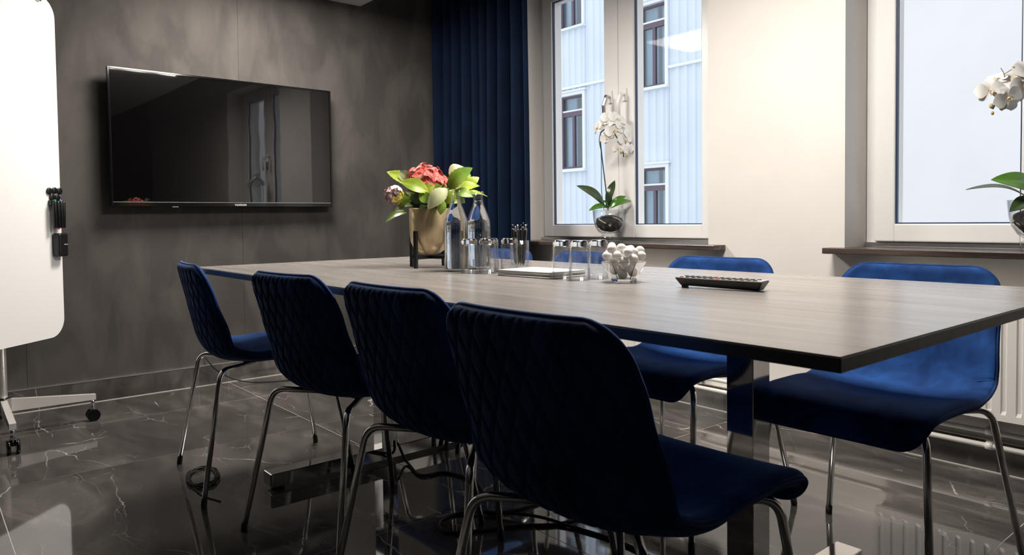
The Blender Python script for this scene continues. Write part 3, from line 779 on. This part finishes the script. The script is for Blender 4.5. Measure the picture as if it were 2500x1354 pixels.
# pens in a tall glass
PX, PY = -1.812, 1.545
t = thing('pen_glass', 'tall clear glass filled with black pens behind the notepads', 'glass', (PX, PY, TZ+.0003))
h = .095; ro = .0305
MB().lathe([(0, 0), (ro-.005, 0), (ro-.003, .003), (ro, .03), (ro, h), (ro-.002, h), (ro-.002, .03), (ro-.005, .014), (0, .013)], 36).build('glass_body', M['thin'], t)
pr = random.Random(11)
names = ['leftmost', 'second from left', 'third from left', 'fourth from left', 'fifth from left', 'sixth from left', 'second from right', 'rightmost']
for k in range(8):
    a = 2*math.pi*k/8+.3; r0 = .014; b = Vector((PX+r0*math.cos(a), PY+r0*math.sin(a), TZ+.0155)); 
    rtop = .0215; lx = k-3.5
    tp = Vector((PX+rtop*math.cos(a), PY+rtop*math.sin(a), TZ+.0155))
    d = Vector((tp.x-b.x, tp.y-b.y, .095)).normalized(); L = .128+pr.uniform(-.004, .012)
    q = d.to_track_quat('Z', 'Y').to_euler()
    side = (tp-Vector((PX, PY, tp.z))).dot(Vector((math.cos(YAW), math.sin(YAW), 0)))
    t = thing('ballpoint_pen', '', 'pen', b, 0, 'black pens in the glass'); t.rotation_euler = q; t['_s'] = side
    MB().lathe([(0, 0), (.001, 0), (.0038, .012), (.0042, .02), (.0042, L-.022), (.0036, L-.014), (0, L-.014)], 12).build('barrel', M['black'], t)
    MB().lathe([(.002, L-.0135), (.002, L), (0, L)], 10).build('push_button', M['steel'] if k % 3 == 0 else M['black'], t)
    MB().box(.0042, .0062, -.0015, .0015, L-.06, L-.016).build('clip', M['black'] if k % 2 else M['steel'], t)
pens = sorted([o for o in COL.objects if o.name.startswith('ballpoint_pen')], key=lambda o: o['_s'])
for nm, o in zip(names, pens): o['label'] = 'black ballpoint pen standing in the glass, %s' % nm; del o['_s']

# notepads
for k, lab in enumerate(('bottom one of the stack', 'second from the bottom of the stack', 'third from the bottom of the stack', 'top one of the stack')):
    c = Vector((-1.565, 1.415)); a = math.radians(4+(-1.5, 2, -1, 0)[k])
    z = TZ+.0003+k*.0044
    t = thing('notepad', 'white paper notepad on the table, %s' % lab, 'notepad', (c.x+(.004, -.003, .002, 0)[k], c.y+(-.004, .003, 0, 0)[k], z), a, 'notepads in a stack')
    MB().box(-.105, .105, -.074, .074, 0, .0012).build('backing_board', M['board'], t)
    MB().box(-.1045, .1045, -.0735, .0735, .00125, .0041, 0, .0003, 1).build('pages', M['paper'], t)

# mint bowl
BX, BY = -1.252, 1.420
t = thing('glass_bowl', 'faceted clear glass bowl heaped with white mints', 'bowl', (BX, BY, TZ+.0003), .2)
def hexf(a):
    b = ((a+math.pi/6) % (math.pi/3))-math.pi/6
    return math.cos(math.pi/6)/math.cos(b)*1.06
MB().lathe([(0, 0), (.0285, 0), (.0305, .002), (.0310, .008), (.0560, .052), (.0545, .0525), (.0535, .052), (.0285, .0105), (.027, .0085), (0, .008)], 48, fac=hexf, smooth=False).build('glass_body', M['glass'], t)
mr = random.Random(5); placed = []; MR = .0116
for _ in range(36):                          # drop each one where it comes to rest lowest
    best = None
    for _k in range(70):
        r = .046*math.sqrt(mr.random()); a = mr.uniform(0, 2*math.pi); x, y = r*math.cos(a), r*math.sin(a)
        z = max(.0085+MR, .0105+(r+MR*1.12-.0262)/(.0492-.0262)*.0415)
        for (px, py, pz) in placed:
            d2 = (px-x)**2+(py-y)**2
            if d2 < (2*MR)**2: z = max(z, pz+math.sqrt((2*MR)**2-d2))
        if best is None or z < best[2]: best = (x, y, z)
    placed.append(best)
proto = None
for (x, y, z) in placed:
    if proto is None:
        bm = bmesh.new(); bmesh.ops.create_icosphere(bm, subdivisions=3, radius=.0115)
        for v in bm.verts: v.co.z *= 1.12
        o = MB().bm(bm, smooth=True).build('mint', M['mint']); proto = o
    else:
        o = proto.copy(); COL.objects.link(o)
    o.location = (BX+x, BY+y, TZ+z); o.rotation_euler = (mr.uniform(0, 3), mr.uniform(0, 3), mr.uniform(0, 3))
    tag(o, 'small white oval mint heaped in the glass bowl', 'mint', 'white mints in the glass bowl')

# remote control
t = thing('remote_control', 'black wedge shaped remote control lying on the table', 'remote', (-.965, 1.425, TZ+.0003), math.radians(11))
L, W = .104, .024
def ring(lx, wy, z, tilt=0): return [(-lx, -wy, z), (lx, -wy, z-tilt), (lx, wy, z-tilt), (-lx, wy, z)]
mb = MB(); lo = ring(L-.012, W-.008, .0055, .005); hi = ring(L, W, .0235, .002)
mb.add(lo+hi, [(3, 2, 1, 0), (4, 5, 6, 7), (0, 1, 5, 4), (1, 2, 6, 5), (2, 3, 7, 6), (3, 0, 4, 7)])
bd = mb.build('body', M['black'], t); bv = bd.modifiers.new('soft_edges', 'BEVEL'); bv.width = .002; bv.segments = 2
mb = MB(); lo = ring(L-.003, W-.003, .0228, .002); hi = ring(L-.003, W-.003, .0246, .002)
mb.add(lo+hi, [(3, 2, 1, 0), (4, 5, 6, 7), (0, 1, 5, 4), (1, 2, 6, 5), (2, 3, 7, 6), (3, 0, 4, 7)]); mb.build('face_plate', M['remote_top'], t)
MB().box(-L+.012, -L+.02, -.01, .01, 0, .006).build('front_foot', M['rubber'], t)
for i in range(13):
    for j in range(3):
        if (i, j) in ((0, 1), (12, 1)): continue
        x = -L+.014+i*.0145; y = -.013+j*.013
        mcol = M['red'] if (i, j) in ((0, 0), (6, 0)) else M['black']
        zz = .0243-(.001*(x+L)/L)
        MB().box(x-.0042, x+.0042, y-.0036, y+.0036, zz, zz+.0024, 0, .0008, 1).build('button', mcol, t)

# ------------------------------------------------------------------ leaves and flowers
def leaf_mesh(base, tip, width, nrm, bend=.15, fold=.12, serr=0, nl=12, nw=8, thick=.0012, peak=.42, wave=0.0, ph=0.0):
    base, tip, nrm = Vector(base), Vector(tip), Vector(nrm).normalized()
    ax = tip-base; L = ax.length; ax.normalize(); side = ax.cross(nrm).normalized(); nrm = side.cross(ax).normalized()
    top, bot = [], []
    for i in range(nl+1):
        u = i/nl
        if u < peak: s = math.sin(u/peak*math.pi/2)**.75
        else: s = math.cos((u-peak)/(1-peak)*math.pi/2)**.8
        hwid = max(width/2*s, .0006)
        if serr and 0 < i < nl: hwid *= 1+serr*(1 if i % 2 else -1)
        c = base+ax*(L*u)+nrm*(bend*L*math.sin(u*math.pi)-bend*L*.7*u*u)
        r1, r2 = [], []
        for j in range(nw+1):
            v = -1+2*j/nw
            h = fold*abs(v)*hwid*1.2+wave*L*math.sin(u*9+v*2+ph)*abs(v)
            p = c+side*(v*hwid)+nrm*h
            r1.append(p+nrm*thick*.5); r2.append(p-nrm*thick*.5)
        top.append(r1); bot.append(r2)
    mb = MB().grid(top).grid(bot, flip=True)
    for j in (0, nw): mb.grid([[r[j] for r in top], [r[j] for r in bot]], flip=j == nw)
    mb.grid([top[0], bot[0]], flip=True); mb.grid([top[-1], bot[-1]])
    return mb
RX = Vector((math.cos(YAW), math.sin(YAW), 0)); RC = Vector((math.sin(YAW), -math.cos(YAW), 0))   # local x / towards the room side

# hydrangea in a brass pot; local x runs along the view's right, -y towards the viewer
HX, HY = -2.146, 1.416; HZ = TZ+.0003
hyd = thing('potted_hydrangea', 'red hydrangea with lime leaves in a brass pot on a black stand', 'plant', (HX, HY, HZ), YAW)
pot = [(0, .043), (.018, .0435), (.038, .050), (.056, .066), (.067, .09), (.0705, .115), (.0705, .205), (.0695, .206), (.0685, .205), (.0685, .115), (.064, .09), (.053, .07), (0, .06)]
MB().lathe(pot, 56).build('pot', M['brass'], hyd)
MB().lathe([(0, .175), (.0665, .175), (.0667, .19), (.04, .196), (0, .2)], 32).build('soil', M['soil'], hyd)
sa = math.atan2(.43, -.905)-YAW
st = MB(); rl = .0715*math.sqrt(2)
for k in range(4):
    a = sa+math.pi/4+k*math.pi/2; x, y = rl*math.cos(a), rl*math.sin(a)
    Mx = Matrix.Translation((x*.80, y*.80, 0)) @ Matrix.Rotation(a, 4, 'Z')
    MB().box(-.0055, .0055, -.0055, .0055, 0, .128, M4=Mx).build('stand_leg', M['black'], hyd)
for k in range(2):
    a = sa+math.pi/4+k*math.pi/2
    MB().box(-.075, .075, -.005, .005, .030+.0*k, .041, M4=Matrix.Rotation(a, 4, 'Z')).build('stand_bar', M['black'], hyd)
PXM = .00144                                    # metres per photo pixel at the pot, used to size the plant
def hp(px, py, dep=0.0): return Vector(((px-1037)*PXM, -dep, .205+(512-py)*PXM))
Ls = [ # base px, tip px, depth base, depth tip, width, normal, material, serr
 ((1000, 462), (936, 418), -.01, .00, .052, (.2, -.8, .6), 'leaf', .04),
 ((1042, 474), (976, 446), .075, .085, .050, (-.35, -.8, .55), 'leaf', .0),
 ((1088, 468), (1142, 414), .035, .05, .066, (-.3, -.85, .45), 'leaf2', .05),
 ((1086, 466), (1040, 512), .075, .095, .056, (.3, -.8, .6), 'leaf3', .05),
 ((1096, 476), (1160, 455), .02, .02, .055, (.1, -.6, .8), 'leaf', .05),
 ((1110, 482), (1178, 478), -.01, -.03, .030, (.1, -.5, .9), 'leaf', .0),
 ((985, 520), (930, 540), .02, .02, .040, (.0, -.6, .8), 'leaf2', .04),
 ((1000, 505), (957, 512), .03, .05, .035, (.1, -.5, .85), 'leaf2', .0),
 ((1072, 492), (1070, 527), .07, .085, .034, (.2, -.95, .2), 'leaf2', .0),
 ((1030, 440), (1000, 418), -.02, -.03, .045, (-.2, -.8, .5), 'leaf3', .05),
 ((992, 440), (968, 420), .01, .015, .034, (-.3, -.9, .2), 'leaf3', .05),
 ((1085, 430), (1120, 408), -.02, -.03, .050, (.2, -.7, .7), 'leaf3', .04),
 ((1110, 425), (1140, 445), -.03, -.02, .04, (.4, -.7, .5), 'leaf2', .04),
 ((1060, 480), (1045, 448), .05, .05, .040, (.2, -.9, .3), 'leaf2', .05),
 ((1050, 500), (1068, 462), .05, .06, .040, (-.2, -.9, .3), 'leaf2', .05),
 ((1090, 500), (1120, 520), .06, .07, .035, (.2, -.8, .5), 'leaf', .05),
 ((1100, 492), (1125, 498), .03, .05, .045, (.2, -.8, .5), 'leaf3', .05),
 ((1015, 490), (985, 470), .03, .06, .036, (-.2, -.8, .6), 'leafdark', .04),
 ((1018, 500), (1000, 478), .06, .07, .034, (0, -.9, .4), 'leafdark', 0),
 ((1030, 505), (1030, 470), .05, .05, .046, (.1, -1, .2), 'leafdark', 0),
 ((1060, 508), (1075, 480), .03, .03, .050, (.1, -1, .2), 'leafdark', 0),
 ((1012, 512), (1005, 480), .00, .00, .050, (-.1, -1, .2), 'leafdark', 0),
 ((1045, 512), (1055, 470), -.02, -.03, .060, (.1, -1, .2), 'leafdark', 0),
 ((1025, 512), (1010, 460), -.02, -.03, .055, (.1, -1, .2), 'leafdark', 0),
 ((1075, 512), (1090, 470), -.01, -.03, .060, (.1, -1, .2), 'leafdark', 0),
 ((1040, 508), (1020, 512), .05, .09, .030, (.0, -.5, .9), 'leafdark', 0),
 ((1060, 508), (1050, 510), .05, .09, .030, (.0, -.5, .9), 'leafdark', 0),
 ((1022, 482), (1056, 452), .055, .065, .040, (.1, -.9, .4), 'leaf', .05),
 ((1100, 474), (1146, 484), .045, .06, .044, (.1, -.75, .65), 'leaf2', .05),
 ((1078, 500), (1112, 468), .055, .06, .046, (.2, -.85, .4), 'leaf', .05),
 ((1006, 474), (978, 500), .05, .065, .040, (-.1, -.8, .5), 'leaf2', .05),
 ((1118, 470), (1158, 436), .0, .0, .046, (.2, -.8, .5), 'leaf', .05),
 ((1040, 500), (1022, 470), .075, .085, .038, (0, -.95, .3), 'leaf2', .05),
 ((1050, 490), (1070, 440), -.06, -.09, .06, (.0, .8, .5), 'leaf2', .04),
 ((1030, 490), (1000, 440), -.06, -.09, .06, (.0, .8, .5), 'leaf', .04),
 ((1080, 490), (1110, 460), -.07, -.10, .06, (.1, .8, .5), 'leaf2', .04),
 ((1000, 490), (970, 480), -.05, -.09, .06, (-.1, .8, .5), 'leaf2', .04)]
for k, (b, tp, d0, d1, wd, nr, mm, sr) in enumerate(Ls):
    leaf_mesh(hp(*b, d0), hp(*tp, d1), wd, nr, .12, .14, sr, 16, 8, .0008, .45, .012, k).build('leaf', M[mm], hyd)
for (a, b, d) in (((1037, 515), (1035, 420), 0), ((1030, 515), (962, 478), .03), ((1050, 515), (1095, 465), .03), ((1045, 515), (1090, 440), 0), ((1028, 515), (1000, 460), .0), ((1055, 515), (1085, 467), .06), ((1030, 515), (1042, 473), .06)):
    p0, p2 = hp(*a, 0), hp(*b, d); p1 = (p0+p2)/2+Vector((0, 0, .02))
    MB().tube(spline([p0, p1, p2], 6), .0024, 7).build('stem', M['stem'], hyd)
def floret_mesh(size, col, cen):
    mb = MB()
    for k in range(4):
        a = k*math.pi/2; d = Vector((math.cos(a), math.sin(a), 0))
        pm = leaf_mesh((d*size*.06), (d*size+Vector((0, 0, size*.12))), size*.82, (0, 0, 1), .08, .22, 0, 7, 4, .0006, .55)
        mb.add(pm.v, pm.f, 0, True)
    bm = bmesh.new(); bmesh.ops.create_icosphere(bm, subdivisions=1, radius=size*.12)
    mb.bm(bm, 1, Matrix.Translation((0, 0, size*.08)), True)
    return mb.mesh('floret', [col, cen])
FL = {c: floret_mesh(.0185, M[c], M['cream']) for c in ('redpetal', 'pinkpetal', 'mauvepetal', 'yellowpetal', 'whitepetal')}
fr = random.Random(9)
def place_floret(c, n, col, s=1.0):
    q = Vector(n).normalized().to_track_quat('Z', 'Y') @ Matrix.Rotation(fr.uniform(0, 1.6), 4, 'Z').to_quaternion()
    o = link('floret', FL[col], hyd, c); o.rotation_euler = q.to_euler(); o.scale = (s, s, s)
hc = hp(1031, 446, 0)
ga = math.pi*(3-math.sqrt(5)); NF = 50
for k in range(NF):
    u = (k+.5)/NF; ph = math.acos(1-u*1.02); th = k*ga
    n = Vector((math.sin(ph)*math.cos(th), math.sin(ph)*math.sin(th), math.cos(ph)))
    place_floret(hc+Vector((n.x*.068, n.y*.066, n.z*.066-.012))+n*fr.uniform(-.009, .008), n+Vector((fr.uniform(-.5, .5), fr.uniform(-.5, .5), fr.uniform(-.2, .4))), 'redpetal', fr.uniform(.85, 1.15))
fc = hp(957, 480, .045)
for k in range(30):
    u = (k+.5)/30; ph = math.acos(1-1.85*u); th = k*ga
    n = Vector((math.sin(ph)*math.cos(th), math.sin(ph)*math.sin(th), math.cos(ph)))
    colr = 'yellowpetal' if n.x > .15 and n.z < .35 else ('pinkpetal' if n.z > .45 else 'mauvepetal')
    if n.z > .6 and n.x > 0: colr = 'whitepetal'
    place_floret(fc+n*.031, n+Vector((fr.uniform(-.3, .3), fr.uniform(-.3, .3), .1)), colr, .72)

# orchids on the sills
def petal(d, L, W, n=(0, 0, 1), b=.1): return leaf_mesh(Vector(d)*.002, Vector(d)*L, W, n, b, .06, 0, 8, 6, .0008, .62)
def orchid_proto():
    P = []
    for a, L, W in ((90, .040, .027), (214, .038, .025), (326, .038, .025)):
        d = (math.cos(math.radians(a)), math.sin(math.radians(a)), -.05); P.append(petal(d, L, W).mesh('petal', M['whitepetal']))
    for a in (12, 168):
        d = (math.cos(math.radians(a)), math.sin(math.radians(a)), .06); P.append(leaf_mesh(Vector(d)*.002, Vector(d)*.043, .046, (0, 0, 1), .1, .05, 0, 8, 6, .0008, .58).mesh('petal', M['whitepetal']))
    mb = MB(); bm = bmesh.new(); bmesh.ops.create_icosphere(bm, subdivisions=2, radius=.0052); mb.bm(bm, 0, Matrix.Translation((0, 0, .006)), True)
    for d in ((.010, -.004, .012), (-.010, -.004, .012), (0, -.014, .012)):
        pm = leaf_mesh((0, 0, .004), d, .010, (0, 0, 1), .2, .3, 0, 5, 4, .0008, .5); mb.add(pm.v, pm.f, 0, True)
    return P, mb.mesh('flower', M['lip'])
OP, OC = orchid_proto()
def orchid(loc, label, leaves, stem, flowers, buds, scale=1.0, extra=None):
    t = thing('potted_orchid', label, 'plant', loc, YAW, 'white orchids on the sills')
    prof = [(0, 0), (.050, 0), (.053, .003), (.053, .030), (.042, .034), (.040, .040), (.062, .056), (.080, .085), (.088, .12), (.093, .175), (.0905, .175), (.0855, .12), (.0775, .087), (.060, .060), (.034, .047), (0, .045)]
    MB().lathe(prof, 48).build('glass_vase', M['thin'], t)
    rb = random.Random(4); bmk = MB()
    bm = bmesh.new(); bmesh.ops.create_icosphere(bm, subdivisions=4, radius=1)
    for v in bm.verts:
        n = math.sin(v.co.x*13)*math.sin(v.co.y*11+1)*math.sin(v.co.z*12+2)
        z = v.co.z; rr = 1+.07*n+rb.uniform(-.025, .025)
        v.co = Vector((v.co.x*.0735*rr, v.co.y*.0735*rr, .112+z*(.058 if z < 0 else .034)*rr))
    bmk.bm(bm, 0, None, True).build('bark', M['bark'], t)
    for k in range(5):
        a = k*1.5+.4; pts = [(.05*math.cos(a), .05*math.sin(a), .135), (.074*math.cos(a+.3), .074*math.sin(a+.3), .125), (.074*math.cos(a+.8), .074*math.sin(a+.8), .105), (.064*math.cos(a+1.3), .064*math.sin(a+1.3), .088)]
        MB().tube(spline(pts, 5), .0028, 7).build('root', M['root'], t)
    for (b, tp, wd, nr, mm) in leaves:
        leaf_mesh(b, tp, wd, nr, .13, .16, 0, 16, 8, .0022, .55).build('leaf', M[mm], t)
    for pts, r in stem: MB().tube(spline(pts, 8), r, 8).build('flower_stem', M['stemdark'], t)
    for (p, n, s, rz) in flowers:
        q = Vector(n).normalized().to_track_quat('Z', 'Y') @ Matrix.Rotation(rz, 4, 'Z').to_quaternion()
        f = link('flower', OC, t, p); f.rotation_euler = q.to_euler(); f.scale = (s*1.22,)*3
        for me in OP: link('petal', me, f)
    for (p, s) in buds:
        bm = bmesh.new(); bmesh.ops.create_icosphere(bm, subdivisions=2, radius=.007*s)
        for v in bm.verts: v.co.z *= 1.35
        MB().bm(bm, 0, Matrix.Translation(p), True).build('bud', M['bud'], t)
    return t
# metres per pixel at the first orchid is about .00226; local x right, -y to the room, z up from the sill
k1 = .00226
def o1(px, py, d=0.0): return Vector(((px-1490)*k1, -d, .0+(596-py)*k1))
lv = [(o1(1478, 512, .01), o1(1414, 456, .03), .062, (.35, -.75, .55), 'orchidleaf_d'),
      (o1(1484, 510, -.01), o1(1504, 446, -.02), .044, (-.3, -.9, .1), 'orchidleaf_d'),
      (o1(1492, 515, .02), o1(1540, 495, .03), .038, (-.1, -.7, .7), 'orchidleaf'),
      (o1(1490, 512, 0), o1(1530, 484, .0), .036, (-.2, -.8, .5), 'orchidleaf'),
      (o1(1490, 515, .03), o1(1438, 516, .07), .046, (.1, -.55, .85), 'orchidleaf'),
      (o1(1486, 512, .03), o1(1470, 496, .06), .030, (.1, -.55, .85), 'orchidleaf'),
      (o1(1490, 512, -.02), o1(1492, 480, -.04), .034, (0, -.9, .2), 'orchidleaf_d')]
stm = [([o1(1487, 520), o1(1482, 470), o1(1473, 390), o1(1469, 340, .0), o1(1476, 327, .01), o1(1490, 322, .02), o1(1505, 340, .02), o1(1520, 368, .02), o1(1524, 392, .02)], .0032),
       ([o1(1478, 520, -.01), o1(1472, 470, -.01), o1(1472, 400, -.01), o1(1470, 330, -.01)], .0018),
       ([o1(1473, 385), o1(1466, 350, .01), o1(1472, 330, .02), o1(1480, 340, .02)], .0018)]
fl = [(o1(1480, 314, .03), (-.5, -.8, .3), 1.0, .2), (o1(1492, 300, .03), (.1, -.9, .45), 1.1, .1), (o1(1508, 304, .03), (.4, -.8, .5), 1.1, -.2), (o1(1500, 330, .045), (.2, -.95, .1), 1.1, .3),
      (o1(1520, 322, .03), (.6, -.75, .2), 1.05, -.3), (o1(1462, 322, .02), (-.9, -.4, .1), .85, .3), (o1(1484, 345, .04), (-.2, -.95, -.1), .85, .6), (o1(1526, 350, .03), (.5, -.85, 0), .95, .2),
      (o1(1512, 370, .03), (-.1, -.95, -.1), .80, .1), (o1(1535, 374, .03), (.5, -.85, -.1), .75, .3), (o1(1534, 338, .01), (.8, -.5, .2), .9, 0)]
bd_ = [(o1(1517, 382, .03), .9), (o1(1530, 390, .03), .9), (o1(1497, 333, .09), .7)]
orchid((-2.725, 2.975, .776), 'white orchid in a footed glass vase on the left window sill', lv, stm, fl, bd_)
k2 = .00141
def o2(px, py, d=0.0): return Vector(((px-2535)*k2, -d, (603-py)*k2))
lv = [(o2(2512, 488, .02), o2(2372, 440, -.02), .040, (.1, -.35, .95), 'orchidleaf_d'),
      (o2(2530, 478, .03), o2(2404, 424, .05), .084, (.15, -.75, .6), 'orchidleaf'),
      (o2(2525, 488, .03), o2(2432, 500, .07), .062, (.0, -.5, .85), 'orchidleaf_d'),
      (o2(2545, 480, 0), o2(2478, 424, .0), .07, (.1, -.7, .6), 'orchidleaf'),
      (o2(2545, 480, 0), o2(2640, 430, .0), .05, (-.2, -.7, .6), 'orchidleaf'),
      (o2(2545, 485, .02), o2(2630, 490, .05), .05, (0, -.5, .85), 'orchidleaf')]
stm = [([o2(2535, 500), o2(2545, 400), o2(2550, 280), o2(2530, 210, .0), o2(2490, 190, .01), o2(2450, 205, .02), o2(2425, 235, .02), o2(2410, 262, .02)], .0028),
       ([o2(2440, 210, .02), o2(2436, 180, .02), o2(2428, 165, .02)], .0010), ([o2(2436, 180, .02), o2(2456, 168, .02)], .0010)]
fl = [(o2(2398, 222, .03), (-.35, -.9, .15), .92, .15), (o2(2434, 240, .045), (-.1, -.97, -.15), .92, .5), (o2(2476, 212, .035), (.15, -.95, .1), 1.05, .2), (o2(2455, 195, .02), (-.3, -.8, .5), 1.0, .8),
      (o2(2492, 175, .02), (.1, -.85, .5), 1.1, .2), (o2(2516, 205, .03), (.4, -.85, .2), 1.1, 0), (o2(2545, 225, .02), (.6, -.8, 0), 1.0, .3), (o2(2428, 190, .0), (-.6, -.5, .6), .7, .3), (o2(2468, 235, .01), (.2, -.9, -.2), .95, .9)]
bd_ = [(o2(2402, 256, .03), .95), (o2(2427, 262, .03), .85), (o2(2405, 273, .03), .7), (o2(2458, 165, .02), .6)]
orchid((-.752, 2.975, .776), 'white orchid in a footed glass vase on the right window sill', lv, stm, fl, bd_)

# ------------------------------------------------------------------ cables
def cable(pts, r, label, name='cable'):
    o = MB().tube(spline(pts, 8), r, 8).build(name, M['rubber']); return tag(o, label, 'cable')
cable([(-4.1835, 1.262, .160), (-4.165, 1.27, .14), (-4.15, 1.294, .104), (-4.13, 1.345, .057), (-4.10, 1.415, .020), (-4.06, 1.49, .0055), (-4.0, 1.60, .0045), (-3.99, 1.70, .0045), (-4.02, 1.90, .0045), (-4.1, 2.1, .0045), (-4.16, 2.3, .0045)], .004, 'thin black cable drooping from the skirting behind the farthest foreground chair')
pts = []
for k in range(78):
    a = k*.5; g_ = 1+.12*math.sin(k*.31)
    pts.append((-2.665+.098*g_*math.cos(a), .785+.050*g_*math.sin(a)-.02*math.cos(a), .0025+.0009*((k*5) % 11)))
pts += [(-2.60, .74, .004), (-2.5, .73, .0025), (-2.40, .76, .0025)]
cable(pts, .0020, 'coil of thin black cable lying on the marble under the farthest foreground chair', 'cable_coil')
cable([(-2.362, 1.40, .07), (-2.335, 1.41, .02), (-2.28, 1.40, .0055), (-2.16, 1.375, .0052), (-2.125, 1.457, .0052), (-1.98, 1.478, .0052), (-1.85, 1.42, .0052), (-1.74, 1.357, .0052), (-1.70, 1.48, .0052), (-1.72, 1.58, .0052)], .005, 'black power cable running along the floor between the table feet')
cable([(-1.53, 1.556, .0052), (-1.545, 1.45, .0052), (-1.615, 1.350, .0052), (-1.70, 1.18, .0052), (-1.79, 1.20, .0052), (-1.79, 1.30, .0052), (-1.63, 1.415, .0152), (-1.50, 1.47, .0052), (-1.3, 1.5, .0052), (-1.0, 1.45, .0052), (-.93, 1.41, .02), (-.915, 1.40, .07)], .005, 'looped black cable on the floor under the third foreground chair')
